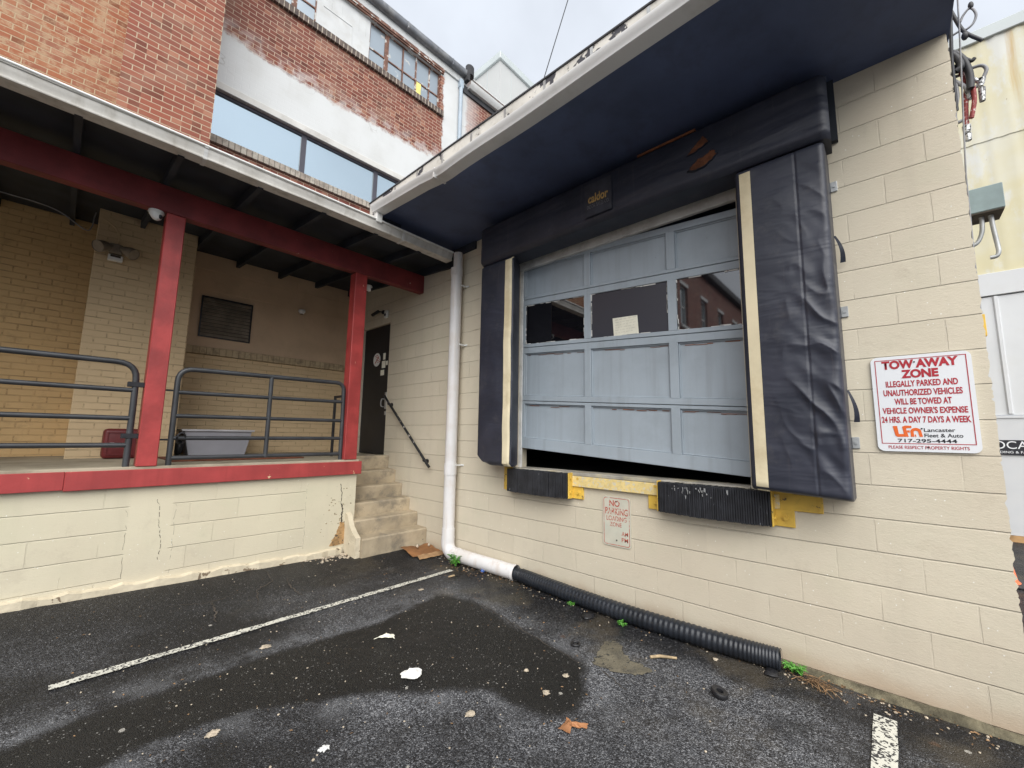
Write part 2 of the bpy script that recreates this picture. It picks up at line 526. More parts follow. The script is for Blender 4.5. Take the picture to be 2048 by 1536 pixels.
def mk_rowlock(name, c1, c2, mo):
    m = MT(name)
    bc, bf = m.brick(m.uv('xz', 0, 100.0), c1, c2, mo, 0.083, 50.0, 0.007, 0.2, 0.0, 0.0)
    c = m.mix(m.math('MULTIPLY', m.step(m.noise(9, 6, 0.7), 0.45, 0.65), 0.7), bc, mul(c2, 0.45))
    m.set(col=c, rough=0.8, normal=m.bump(m.math('SUBTRACT', m.math('MULTIPLY', m.noise(60), 0.4), bf), 0.01, 1.0))
    return m.m


M_rowlock_pale = mk_rowlock('pale_rowlock_brick', (0.46, 0.42, 0.36), (0.36, 0.30, 0.25), (0.20, 0.18, 0.15))
M_rowlock_dark = mk_rowlock('dark_rowlock_brick', (0.16, 0.12, 0.10), (0.10, 0.075, 0.065), (0.60, 0.52, 0.42))
M_prowlock = mk_rowlock('painted_rowlock', (0.50, 0.39, 0.245), (0.46, 0.355, 0.22), (0.38, 0.29, 0.18))

M_gutter = std('white_gutter_metal', (0.62, 0.60, 0.56), 0.45, 0.08, 2.0, streak=((0.33, 0.30, 0.25), 0.5), dirt=((0.30, 0.27, 0.22), 3.5, 0.35))
M_gutter_up = std('pale_gutter_metal', (0.66, 0.66, 0.65), 0.4, 0.07, 1.5, dirt=((0.42, 0.40, 0.36), 2.5, 0.4))
M_fascia = std('peeling_white_fascia', (0.62, 0.60, 0.55), 0.7, 0.12, 3.0, chips=((0.055, 0.055, 0.065), 4.5, 0.565), dirt=((0.30, 0.27, 0.23), 9, 0.5))
M_navy = std('navy_soffit_paint', (0.085, 0.113, 0.21), 0.6, 0.14, 1.6, bump=0.003, bs=14, dirt=((0.06, 0.075, 0.13), 4.0, 0.5))
M_darkroof = std('dark_roof_timber', (0.026, 0.032, 0.042), 0.75, 0.3, 3.0)
M_tar = std('roofing_felt', (0.05, 0.05, 0.055), 0.85, 0.25, 2.0, bump=0.003)
M_red = std('red_gloss_paint', (0.345, 0.046, 0.043), 0.45, 0.2, 5.0, bump=0.004, bs=22, streak=((0.25, 0.032, 0.03), 0.5), chips=((0.60, 0.36, 0.26), 9.0, 0.70), dirt=((0.23, 0.035, 0.035), 3.0, 0.5))
M_redheader = std('weathered_shaded_red_paint', (0.185, 0.028, 0.029), 0.55, 0.2, 4.0, bump=0.003, bs=24, chips=((0.45, 0.30, 0.24), 8.0, 0.70), dirt=((0.11, 0.02, 0.021), 3.0, 0.6))  # post red darkened to paint in the shade under the gutter; chips are wear
M_redbeam = std('red_beam_paint', (0.36, 0.050, 0.048), 0.5, 0.12, 4.0, bump=0.002, bs=30, chips=((0.70, 0.50, 0.30), 8.0, 0.66), streak=((0.24, 0.032, 0.03), 0.5), dirt=((0.26, 0.04, 0.04), 3.0, 0.5))
M_maroon = std('maroon_plastic', (0.13, 0.017, 0.018), 0.45, 0.2, 6.0)
M_gate = std('dark_gate_paint', (0.040, 0.042, 0.046), 0.38, 0.2, 6.0, bump=0.001, bs=60, chips=((0.5, 0.5, 0.5), 21.0, 0.76))
M_black = std('black_paint', (0.016, 0.016, 0.019), 0.4, 0.25, 6.0)
M_rail = std('chipped_black_rail', (0.02, 0.02, 0.022), 0.4, 0.3, 8.0, chips=((0.45, 0.42, 0.38), 16.0, 0.60))
M_door = std('black_door_paint', (0.014, 0.015, 0.018), 0.45, 0.2, 2.0)
M_steel = std('worn_steel', (0.42, 0.42, 0.42), 0.35, 0.2, 12.0, metal=0.7)
M_galv = std('galvanised_metal', (0.40, 0.41, 0.41), 0.45, 0.2, 8.0, metal=0.5)
M_pvc = std('white_pvc', (0.68, 0.67, 0.67), 0.35, 0.05, 2.0, streak=((0.52, 0.42, 0.33), 0.45), dirt=((0.55, 0.47, 0.40), 3.0, 0.35))
M_corr = std('black_corrugated_plastic', (0.018, 0.021, 0.027), 0.33, 0.25, 4.0)
M_concrete = std('stair_concrete', (0.42, 0.345, 0.24), 0.8, 0.2, 3.0, bump=0.006, bs=28, dirt=((0.17, 0.15, 0.12), 5.0, 0.75), chips=((0.12, 0.11, 0.10), 26.0, 0.68))
M_deck = std('weathered_deck', (0.38, 0.335, 0.25), 0.75, 0.2, 1.5, bump=0.003, bs=20, dirt=((0.20, 0.17, 0.12), 2.2, 0.7))
M_recess = std('smooth_painted_render', (0.60, 0.435, 0.29), 0.65, 0.08, 1.5, dirt=((0.48, 0.34, 0.22), 2.5, 0.5))
M_plinth = std('rough_painted_plinth', (0.58, 0.51, 0.38), 0.8, 0.1, 4.0, bump=0.02, bs=14, chips=((0.20, 0.15, 0.10), 7.0, 0.63))
M_rubble = std('crumbled_masonry', (0.36, 0.22, 0.10), 0.95, 0.35, 14.0, bump=0.03, bs=30, chips=((0.07, 0.06, 0.05), 22.0, 0.58))
M_crackdark = std('crack_dark', (0.06, 0.05, 0.04), 0.95, 0.2, 8.0)  # near-black brown for cracks, slots and the hose bore
M_doorgrey = std('grey_door_paint', (0.345, 0.395, 0.44), 0.42, 0.06, 1.8, bump=0.0015, bs=26, chips=((0.16, 0.11, 0.09), 13.0, 0.745), dirt=((0.29, 0.33, 0.365), 2.4, 0.6), streak=((0.24, 0.26, 0.28), 0.35))
M_trim = std('white_door_trim', (0.66, 0.655, 0.63), 0.6, 0.1, 5.0, dirt=((0.36, 0.34, 0.31), 6.0, 0.5))
M_bumper = std('laminated_rubber', (0.017, 0.018, 0.022), 0.5, 0.35, 12.0, chips=((0.28, 0.29, 0.31), 30.0, 0.70))
M_yellow = std('yellow_steel_paint', (0.70, 0.46, 0.075), 0.5, 0.12, 4.0, chips=((0.14, 0.10, 0.05), 14.0, 0.625), dirt=((0.50, 0.31, 0.06), 7.0, 0.6))
M_yelledge = std('worn_yellow_edge', (0.74, 0.58, 0.25), 0.6, 0.08, 9.0, chips=((0.62, 0.56, 0.42), 26.0, 0.56), dirt=((0.42, 0.31, 0.14), 30.0, 0.4))
M_sill = std('dirty_dock_sill', (0.34, 0.32, 0.28), 0.75, 0.25, 4.0, dirt=((0.60, 0.50, 0.25), 5.0, 0.45))
M_stripe = std('guide_stripe', (0.66, 0.58, 0.40), 0.6, 0.08, 3.0, dirt=((0.42, 0.33, 0.18), 2.5, 0.55))
M_rust = std('rusty_steel', (0.24, 0.09, 0.04), 0.8, 0.35, 10.0)
M_foam = std('exposed_foam', (0.13, 0.048, 0.022), 0.95, 0.35, 24.0, bump=0.02, bs=40)
M_white = std('white_plastic', (0.72, 0.72, 0.70), 0.4, 0.06, 4.0)
M_paper = std('pale_paper', (0.78, 0.76, 0.64), 0.8, 0.05, 6.0, dirt=((0.62, 0.60, 0.46), 22.0, 0.35))
M_tissue = std('white_tissue', (0.80, 0.79, 0.75), 0.9, 0.08, 12.0, bump=0.01, bs=60)
M_brownpaper = std('wet_brown_card', (0.33, 0.15, 0.065), 0.7, 0.25, 8.0, bump=0.004, bs=40)
M_card = std('soggy_cardboard', (0.25, 0.115, 0.045), 0.75, 0.25, 4.0, dirt=((0.14, 0.07, 0.03), 5.0, 0.6))
M_stick = std('dry_wood', (0.36, 0.27, 0.16), 0.8, 0.3, 20.0)
M_leaf = std('weed_leaf', (0.10, 0.30, 0.045), 0.5, 0.35, 30.0)
M_litter = std('leaf_litter', (0.20, 0.12, 0.06), 0.85, 0.5, 20.0)
M_pebble = std('pale_grit', (0.40, 0.34, 0.26), 0.8, 0.4, 40.0)
M_moss = std('mossy_grit', (0.13, 0.115, 0.075), 0.95, 0.5, 9.0, bump=0.02, bs=40)
M_blue = std('blue_plastic', (0.05, 0.10, 0.30), 0.4, 0.2, 20.0)
M_tote = std('grey_plastic', (0.36, 0.36, 0.40), 0.4, 0.06, 3.0)
M_mat = std('rust_brown_mat', (0.16, 0.055, 0.03), 0.95, 0.25, 9.0, bump=0.005, bs=90)
M_vent = std('grey_louvre', (0.24, 0.20, 0.155), 0.6, 0.3, 7.0)
M_cable = std('black_cable', (0.03, 0.03, 0.034), 0.5, 0.3, 12.0)
M_cablegrey = std('grey_cable', (0.24, 0.24, 0.25), 0.5, 0.2, 12.0)
M_cablered = std('faded_red_cable', (0.26, 0.045, 0.042), 0.6, 0.3, 60.0, chips=((0.65, 0.6, 0.58), 60.0, 0.60))
M_cablegrip = std('silver_connector', (0.50, 0.50, 0.50), 0.35, 0.3, 40.0, metal=0.6, chips=((0.03, 0.03, 0.03), 60.0, 0.52))
M_box = std('grey_green_enclosure', (0.20, 0.26, 0.265), 0.5, 0.1, 5.0, chips=((0.10, 0.05, 0.035), 2.3, 0.70), dirt=((0.15, 0.19, 0.19), 8, 0.4))
M_cone = std('orange_cone_plastic', (0.72, 0.15, 0.06), 0.5, 0.12, 6.0)
M_signwhite = std('sign_white', (0.72, 0.735, 0.755), 0.3, 0.02, 2.0)
M_signred = std('sign_red', (0.40, 0.018, 0.030), 0.35, 0.06, 9.0)
M_signblack = std('sign_black', (0.02, 0.02, 0.025), 0.35, 0.1, 9.0)
M_orange = std('sign_orange', (0.72, 0.13, 0.02), 0.35, 0.06, 9.0)
M_gold = std('faded_gold_print', (0.42, 0.27, 0.09), 0.6, 0.3, 40.0)
M_greyprint = std('faded_grey_print', (0.13, 0.13, 0.14), 0.6, 0.4, 60.0)
M_decal = std('dull_decal_patch', (0.040, 0.042, 0.054), 0.5, 0.2, 12.0)
M_screw = std('dark_screw', (0.05, 0.05, 0.05), 0.4, 0.2, 20.0, metal=0.5)
M_fadeplate = std('faded_sign_plate', (0.55, 0.53, 0.44), 0.55, 0.06, 9.0, dirt=((0.50, 0.56, 0.47), 4.0, 0.6))
m = MT('flaking_sign_red')
m.set(col=m.mix(m.step(m.noise(34.0, 5, 0.65), 0.53, 0.63), (0.46, 0.085, 0.055), (0.55, 0.52, 0.43)), rough=0.6)
M_fadered = m.m
M_lintel = std('pale_lintel', (0.60, 0.59, 0.56), 0.75, 0.1, 2.0, dirt=((0.36, 0.33, 0.29), 2.5, 0.6))
M_winframe = std('dark_mauve_frame', (0.065, 0.062, 0.080), 0.4, 0.1, 4.0)
M_oldframe = std('rusty_window_frame', (0.20, 0.10, 0.07), 0.7, 0.4, 7.0, chips=((0.55, 0.53, 0.50), 7.0, 0.56))
M_infill = std('white_infill_panel', (0.60, 0.61, 0.61), 0.7, 0.06, 3.0, dirt=((0.50, 0.49, 0.46), 5.0, 0.45))
M_yellowfilm = std('yellow_strip', (0.75, 0.68, 0.22), 0.6, 0.1, 8.0)
M_downblue = std('blue_grey_downspout', (0.36, 0.43, 0.50), 0.4, 0.08, 3.0)
M_bluegutter = std('tarnished_gutter', (0.19, 0.20, 0.22), 0.45, 0.25, 3.0, metal=0.2, dirt=((0.40, 0.39, 0.37), 4.0, 0.5))
M_tower = std('pale_panel', (0.50, 0.505, 0.495), 0.6, 0.03, 0.6)
M_towertrim = std('grey_white_trim', (0.50, 0.54, 0.54), 0.5, 0.05, 1.0)
M_interior = std('dark_interior', (0.03, 0.03, 0.03), 0.9, 0.2, 2.0)
M_rubber = std('black_rubber', (0.015, 0.015, 0.017), 0.45, 0.2, 20.0)


def glossy(name, col, rough, ior, metal=0.0, specks=None, wob=0.0):
    m = MT(name)
    c = col
    if specks:
        c = m.mix(m.step(m.noise(specks[1], 5), specks[2], specks[2]+0.02), col, specks[0])
        rough = m.math('ADD', rough, m.math('MULTIPLY', m.step(m.noise(specks[1], 5), specks[2], specks[2]+0.02), 0.6))
    m.set(col=c, rough=rough, ior=ior, metal=metal)
    if wob: m.set(normal=m.bump(m.noise(1.2, 2), wob, 0.5))
    return m.m


M_glassmirror = glossy('tinted_window_glass', (0.50, 0.60, 0.66), 0.04, 1.5, 0.85, wob=0.004)
M_glassold = glossy('dusty_old_glass', (0.36, 0.41, 0.45), 0.28, 1.5, 0.55, specks=((0.62, 0.62, 0.60), 3.0, 0.60), wob=0.02)
M_glassdoor = glossy('dark_door_glass', (0.006, 0.006, 0.008), 0.03, 2.3, specks=((0.7, 0.7, 0.68), 24.0, 0.765))
M_glassfilm = glossy('grey_backed_glass', (0.040, 0.042, 0.055), 0.32, 1.6, specks=((0.7, 0.7, 0.68), 20.0, 0.74))
M_glassrow = glossy('sash_glass', (0.55, 0.65, 0.68), 0.05, 1.5, 0.7)


def mat_vinyl():
    m = MT('black_vinyl_pad')
    x = m.co()
    wr = m.noise(1.0, 3, 0.5, vec=m.scale(x, (1.5, 1.6, 5)), dist=0.5)
    c = m.mix(m.step(m.noise(2.5, 5), 0.35, 0.7), (0.022, 0.025, 0.038), (0.034, 0.037, 0.054))
    c = m.mix(m.math('MULTIPLY', m.step(m.noise(7, 6, 0.7), 0.52, 0.75), 0.35), c, (0.085, 0.082, 0.085))
    vert = m.noise(1.0, 4, vec=m.scale(x, (30, 30, 1.0)))
    c = m.mix(m.math('MULTIPLY', m.step(vert, 0.6, 0.75), 0.2), c, (0.11, 0.10, 0.10))
    c = m.mix(m.step(m.noise(38, 4, 0.6), 0.775, 0.79), c, (0.50, 0.50, 0.50))
    h = m.math('ADD', m.math('MULTIPLY', wr, 1.0), m.math('MULTIPLY', m.noise(140, 2), 0.012))
    m.set(col=c, rough=0.44, spec=0.45, normal=m.bump(h, 0.03, 0.7))
    return m.m


M_vinyl = mat_vinyl()


def mat_asphalt(name):
    m = MT(name)
    x = m.xyz()
    v = m.voro(165.0, out='Color')
    sp = m.n('ShaderNodeSeparateColor', {0: v}).outputs[0]
    v2 = m.n('ShaderNodeSeparateColor', {0: m.voro(75.0, out='Color')}).outputs[1]
    big = m.noise(0.75, 6, 0.62)
    mid = m.noise(3.2, 6, 0.7)
    pd = m.n('ShaderNodeAttribute', attribute_name='patch').outputs['Fac']
    pj = m.math('ADD', pd, m.math('ADD', m.math('MULTIPLY', m.math('SUBTRACT', m.noise(2.5, 5), 0.5), 0.16), m.math('MULTIPLY', m.math('SUBTRACT', m.noise(22, 4, 0.7), 0.5), 0.05)))
    inp = m.step(pj, -0.03, 0.05)
    dust = m.math('MULTIPLY', m.step(pj, -0.34, -0.06), m.math('SUBTRACT', 1.0, m.step(pj, -0.05, 0.03)))
    wear = m.math('ADD', m.math('MULTIPLY', m.step(big, 0.36, 0.62), 0.45), m.math('MULTIPLY', m.step(x[1], 3.0, 0.9), 0.42))
    wear = m.math('ADD', wear, m.math('MULTIPLY', m.math('MULTIPLY', dust, m.step(mid, 0.38, 0.6)), 0.5))
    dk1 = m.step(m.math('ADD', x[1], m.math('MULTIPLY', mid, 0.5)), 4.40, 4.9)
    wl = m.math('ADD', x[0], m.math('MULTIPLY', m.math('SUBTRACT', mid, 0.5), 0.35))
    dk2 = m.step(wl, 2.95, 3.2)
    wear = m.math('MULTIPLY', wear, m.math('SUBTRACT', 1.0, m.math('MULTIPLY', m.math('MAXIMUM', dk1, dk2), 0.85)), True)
    darkc = m.ramp(sp, [(0.0, (0.008, 0.008, 0.009)), (0.75, (0.015, 0.015, 0.0165)), (0.965, (0.030, 0.030, 0.033)), (1.0, (0.16, 0.16, 0.165))])
    wornc = m.ramp(m.math('ADD', m.math('MULTIPLY', sp, 0.75), m.math('MULTIPLY', v2, 0.25)), [(0.0, (0.012, 0.012, 0.014)), (0.33, (0.040, 0.041, 0.046)), (0.60, (0.115, 0.119, 0.130)), (0.82, (0.23, 0.236, 0.25)), (1.0, (0.46, 0.46, 0.47))])
    c = m.mix(wear, darkc, wornc)
    c = m.mix(m.math('MULTIPLY', m.math('MULTIPLY', dust, m.step(m.noise(4.5, 5), 0.45, 0.68)), 0.35), c, (0.17, 0.175, 0.185))
    pc = m.ramp(sp, [(0.0, (0.010, 0.010, 0.010)), (0.85, (0.017, 0.0165, 0.016)), (0.982, (0.028, 0.027, 0.025)), (1.0, (0.36, 0.35, 0.33))])
    pc = m.mix(m.math('MULTIPLY', m.step(mid, 0.55, 0.75), 0.25), pc, (0.06, 0.056, 0.048))
    pc = m.mix(m.math('MULTIPLY', m.step(m.noise(1.6, 6, 0.7), 0.40, 0.62), 0.6), pc, mul((0.5, 0.5, 0.5), 0.019))
    c = m.mix(inp, c, pc)
    # damp, oil-dark blotches and pale scuffed drifts
    damp = m.step(m.noise(1.15, 7, 0.72, dist=0.6), 0.53, 0.64)
    c = m.mix(m.math('MULTIPLY', damp, 0.55), c, (0.012, 0.012, 0.013))
    drift = m.math('MULTIPLY', m.step(m.noise(0.9, 7, 0.75, vec=m.scale(m.co(), (1.0, 2.6, 1.0))), 0.56, 0.70), m.math('SUBTRACT', 1.0, inp))
    c = m.mix(m.math('MULTIPLY', drift, 0.28), c, (0.15, 0.152, 0.158))
    sl_ = m.math('MULTIPLY', m.step(m.noise(1.9, 6, 0.65), 0.47, 0.66), m.step(x[0], 1.9, 3.1))
    c = m.mix(m.math('MULTIPLY', m.math('MULTIPLY', sl_, m.math('SUBTRACT', 1.0, inp)), 0.38), c, (0.125, 0.103, 0.070))
    sd_ = m.n('ShaderNodeAttribute', attribute_name='silt').outputs['Fac']
    sj = m.math('ADD', sd_, m.math('MULTIPLY', m.math('SUBTRACT', m.noise(3.0, 5), 0.5), 0.25))
    c = m.mix(m.math('MULTIPLY', m.step(sj, -0.06, 0.12), 0.75), c, m.mix(m.step(mid, 0.4, 0.62), (0.028, 0.027, 0.026), (0.07, 0.063, 0.049)))
    rs = m.step(m.noise(4.2, 5), 0.68, 0.74)
    c = m.mix(m.math('MULTIPLY', m.math('MULTIPLY', rs, m.step(x[0], 2.4, 2.9)), 0.35), c, (0.15, 0.07, 0.033))
    rough = 0.47
    gum = m.math('LESS_THAN', m.voro(5.0, m.n('ShaderNodeVectorMath', {0: m.co(), 1: m.scale(m.n('ShaderNodeTexNoise', {'Vector': m.co(), 'Scale': 30.0}).outputs['Color'], (0.02, 0.02, 0))}, operation='ADD').outputs[0]), 0.075)
    gsel = m.step(m.noise(2.7, 3), 0.56, 0.57)
    c = m.mix(m.math('MULTIPLY', m.math('MULTIPLY', gum, gsel), 0.75), c, (0.42, 0.40, 0.36))
    wet = m.step(m.noise(1.3, 4), 0.5, 0.7)
    rg = m.math('SUBTRACT', rough, m.math('ADD', m.math('MULTIPLY', wet, 0.08), m.math('MULTIPLY', damp, 0.14)))
    h = m.math('ADD', m.math('MULTIPLY', m.voro(165.0), -1.0), m.math('MULTIPLY', m.noise(30, 3), 0.6))
    m.set(col=c, rough=rg, spec=0.17, normal=m.bump(h, 0.008, 0.8))
    return m.m


M_asphalt = mat_asphalt('worn_asphalt')
M_tan = std('worn_tan_concrete', (0.125, 0.11, 0.078), 0.85, 0.3, 5.0, bump=0.012, bs=70, chips=((0.035, 0.034, 0.03), 24.0, 0.58), dirt=((0.05, 0.048, 0.042), 7.0, 0.7))
m = MT('worn_line_paint')
ln = m.mix(m.step(m.noise(2.0, 5), 0.4, 0.7), (0.58, 0.57, 0.50), (0.46, 0.455, 0.40))
sp_ = m.n('ShaderNodeSeparateColor', {0: m.voro(95.0, out='Color')}).outputs[0]
wearv = m.math('ADD', m.math('MULTIPLY', sp_, 0.55), m.math('MULTIPLY', m.noise(5.0, 6, 0.7), 0.75))
ln = m.mix(m.step(wearv, 0.74, 0.80), ln, (0.035, 0.035, 0.037))
m.set(col=ln, rough=0.6)
M_line = m.m


def mat_cladding():
    m = MT('rust_streaked_cladding')
    x = m.xyz()
    c = m.mix(m.step(m.noise(0.7, 6), 0.4, 0.65), (0.58, 0.53, 0.34), (0.61, 0.59, 0.48))
    c = m.mix(m.math('MULTIPLY', m.step(m.noise(1.0, 6, 0.65, vec=m.scale(m.co(), (2, 2, 0.8))), 0.5, 0.62), 0.8), c, (0.61, 0.62, 0.60))
    st = m.noise(1.0, 5, 0.6, vec=m.scale(m.co(), (3.2, 3.2, 0.22)))
    c = m.mix(m.math('MULTIPLY', m.step(st, 0.58, 0.72), 0.7), c, (0.52, 0.33, 0.10))
    c = m.mix(m.step(m.noise(9, 5), 0.72, 0.74), c, (0.20, 0.12, 0.06))
    m.set(col=c, rough=0.6)
    return m.m


M_clad = mat_cladding()
M_cladwhite = std('white_ribbed_cladding', (0.58, 0.59, 0.60), 0.5, 0.04, 1.5, dirt=((0.52, 0.52, 0.51), 3.0, 0.35))
M_cladbase = std('white_base_wall', (0.56, 0.57, 0.585), 0.55, 0.05, 1.5, dirt=((0.55, 0.55, 0.55), 3.0, 0.4))
M_rustband = std('rusty_base_band', (0.40, 0.24, 0.11), 0.8, 0.3, 4.0)

# ------------------------------------------------------------------ ground
def gz(x, y):
    """the lot rises a little towards the raised dock"""
    edge = -1.38 + max(0.0, min(1.0, (x+0.2)/2.5))*(-0.082)
    return G + (edge-G)*sstep(3.9, 5.05, y)


DARK = [(-3.5, 2.95), (0.075, 3.25), (0.3, 3.314), (0.531, 3.302), (0.792, 3.291), (1.524, 3.261), (2.017, 3.2), (2.65, 3.34), (2.80, 2.99),
      (2.729, 2.664), (2.675, 2.442), (2.669, 2.187), (2.62, 1.929), (2.568, 1.712), (2.546, 1.611), (2.295, 1.443), (2.156, 1.412), (2.05, 1.42),
      (1.962, 1.50), (1.944, 1.676), (1.93, 1.909), (1.69, 2.135), (1.339, 2.439), (1.046, 2.633), (0.845, 2.75), (0.674, 2.789), (0.385, 2.80),
      (0.1, 2.75), (-3.5, 2.5)]


def sdist(p, poly):
    """distance to an outline, positive inside"""
    best, inside = 1e9, False
    n = len(poly)
    for i in range(n):
        ax, ay = poly[i]; bx, by = poly[(i+1) % n]
        dx, dy = bx-ax, by-ay
        t = max(0, min(1, ((p[0]-ax)*dx+(p[1]-ay)*dy)/(dx*dx+dy*dy)))
        best = min(best, math.hypot(p[0]-ax-dx*t, p[1]-ay-dy*t))
        if (ay > p[1]) != (by > p[1]) and p[0] < (bx-ax)*(p[1]-ay)/(by-ay)+ax: inside = not inside
    return best if inside else -best


xs = [-300, -90, -30, -12, -6, -4, -3] + [-2.5+0.05*i for i in range(122)] + [4, 6, 9, 14, 30, 90, 300]
ys = [-300, -90, -30, -12, -6, -3, -1.5] + [-0.5+0.05*i for i in range(113)] + [5.3, 5.6, 6.5, 9, 30, 90, 300]
g = MB()
gv = [[g.bm.verts.new((x, y, gz(x, y))) for y in ys] for x in xs]
for i in range(len(xs)-1):
    for j in range(len(ys)-1):
        g.bm.faces.new((gv[i][j], gv[i+1][j], gv[i+1][j+1], gv[i][j+1]))
go = tag(g.build('asphalt_ground', M_asphalt, smooth=60), kind='structure')
SILT = [(2.80, 3.30), (3.33, 3.25), (3.36, 2.9), (3.30, 2.60), (3.12, 2.60), (2.86, 2.70), (2.80, 3.0)]
at = go.data.attributes.new('silt', 'FLOAT', 'POINT')
at.data.foreach_set('value', [max(-.5, min(.5, sdist((v.co.x, v.co.y), SILT))) for v in go.data.vertices])
at = go.data.attributes.new('patch', 'FLOAT', 'POINT')
at.data.foreach_set('value', [max(-.5, min(.5, sdist((v.co.x, v.co.y), DARK))) for v in go.data.vertices])


def sheet(name, pts, lift, mat, amp=0.012, n=5, seed=1):
    b = MB()
    q = jag(pts, amp, n, seed)
    b.poly([(x, y, gz(x, y)+lift) for x, y in q])
    bmesh.ops.triangulate(b.bm, faces=b.bm.faces[:])
    return tag(b.build(name, mat), kind='structure')


sheet('tan_concrete_patch', [(2.682, 1.64), (2.896, 1.697), (2.984, 1.693), (3.022, 1.621), (2.89, 1.521), (2.838, 1.441), (2.846, 1.362), (2.8, 1.271),
      (2.688, 1.339), (2.633, 1.453), (2.62, 1.595)], 0.004, M_tan, 0.016, 5, 2)

def stripe(x0, x1, y0, y1, seed):
    b = MB()
    rnd = random.Random(seed)
    n = 40
    ring = [(x0+(x1-x0)*i/n, y0+rnd.uniform(-.006, .006)) for i in range(n+1)] + [(x1-(x1-x0)*i/n, y1+rnd.uniform(-.006, .006)) for i in range(n+1)]
    b.poly([(x, y, gz(x, y)+0.008) for x, y in ring])
    return tag(b.build('painted_parking_line', M_line), kind='structure')


stripe(0.13, 3.19, 3.765, 3.835, 4)
stripe(-2.5, 3.27, 0.085, 0.19, 5)

# cracks in the asphalt: thin open seams, each a ribbon of dark filler
cr = MB()
for pts, w in (([(1.63, 5.05), (1.60, 4.65), (1.44, 4.50), (1.357, 4.22)], .010), ([(1.07, 4.47), (1.06, 4.30), (1.02, 4.10)], .014),
               ([(1.731, 4.62), (1.70, 4.40), (1.718, 4.18)], .012), ([(1.35, 4.55), (1.07, 4.47), (0.8, 4.55)], .006), ([(2.1, 4.6), (2.3, 4.25), (2.6, 4.2), (2.9, 3.95)], .007),
               ([(2.55, 1.61), (2.60, 1.95), (2.70, 2.5), (2.80, 2.95)], .006), ([(2.62, 1.60), (2.56, 1.45), (2.50, 1.30)], .006)):
    P = sm([(x, y, 0) for x, y in pts], 7)
    rnd = random.Random(len(pts))
    L, Rr = [], []
    for i, p in enumerate(P):
        d = (P[min(i+1, len(P)-1)]-P[max(i-1, 0)]).normalized()
        nn = Vector((-d.y, d.x, 0))
        ww = w*(0.25+0.75*math.sin(math.pi*(i+.5)/len(P)))*rnd.uniform(.6, 1.3)
        j = nn*rnd.uniform(-.012, .012)
        L.append(p+j+nn*ww*.5); Rr.append(p+j-nn*ww*.5)
    for i in range(len(P)-1):
        cr.poly([(q.x, q.y, gz(q.x, q.y)+0.006) for q in (L[i], L[i+1], Rr[i+1], Rr[i])])
tag(cr.build('asphalt_cracks', M_crackdark), kind='structure')

# ------------------------------------------------------------------ block warehouse on the right
D = 3.535
wh = thing('block_warehouse', 'cream painted concrete block warehouse with a deep navy soffit and a grey loading door', 'building', (D, 1.8, G))
def WP(mb, name, mat, parent=wh, smooth=None):
    o = mb.build(name, mat, None, smooth)
    top = parent
    o.parent = parent
    off = Matrix.Translation(-Vector(wh.location))
    if parent is wh: o.matrix_parent_inverse = off
    return o


b = MB()
wall_sheet(b, lambda u, d, z: (D+d, u, z), [-0.425, 8.2], [G-0.12, 2.60], [(0.80, 3.165, -0.385, 2.06), (5.95, 6.81, -0.34, 1.815)], 0.2)
rnd = random.Random(41)
edge_ = []
z = G-.12
while z < 2.60:
    edge_.append((-.441+(rnd.uniform(.0, .012) if rnd.random() < .3 else rnd.uniform(-.002, .003)), z)); z += rnd.uniform(.006, .03)
b.prism([(-.425, G-.12)]+edge_+[(-.435, 2.60), (-.425, 2.60)], 'x', D, D+.2)
WP(b, 'block_wall', M_block)
b = MB()                                                     # the gable wall round the corner, the rear and the roof deck
b.box(D+.2, 9.2, -0.44, -0.24, G-.1, 2.60)
b.box(9.0, 9.2, -0.24, 8.2, G-.1, 2.60)
b.box(D+.2, 9.0, 8.0, 8.2, G-.1, 2.60)
WP(b, 'end_wall', M_block)
b = MB()
b.box(D+.2, 9.0, -0.24, 8.0, -0.60, -0.385)
WP(b, 'interior_floor', M_interior)
b = MB()
b.prism([(2.30, 2.565), (3.60, 2.565), (9.4, 2.75), (9.4, 2.85), (2.301, 2.74)], 'y', -0.455, 4.40)
b.prism([(3.60, 2.62), (9.4, 2.75), (9.4, 2.85), (3.60, 2.74)], 'y', 4.40, 8.25)
WP(b, 'roof_slab', M_navy)
b = MB()
b.box(2.282, 2.30, -0.46, 4.44, 2.545, 2.742)
WP(b, 'fascia_board', M_fascia)
b = MB()
b.prism([(2.272, 2.744), (2.272, 2.756), (9.5, 2.92), (9.5, 2.895)], 'y', -0.47, 4.46)
b.prism([(3.7, 2.77), (9.5, 2.905), (9.5, 2.88), (3.7, 2.745)], 'y', 4.46, 8.3)
WP(b, 'roof_felt', M_tar)
b = MB()
b.box(D-.030, D-.002, 3.90, 4.39, 2.46, 2.562)                # dark frieze and backing boards at the head of the opening
b.box(D-.045, D-.002, 0.128, 3.53, 2.10, 2.562)
b.box(2.33, 2.62, 4.29, 4.335, 2.47, 2.562)
WP(b, 'soffit_trim_board', M_darkroof)

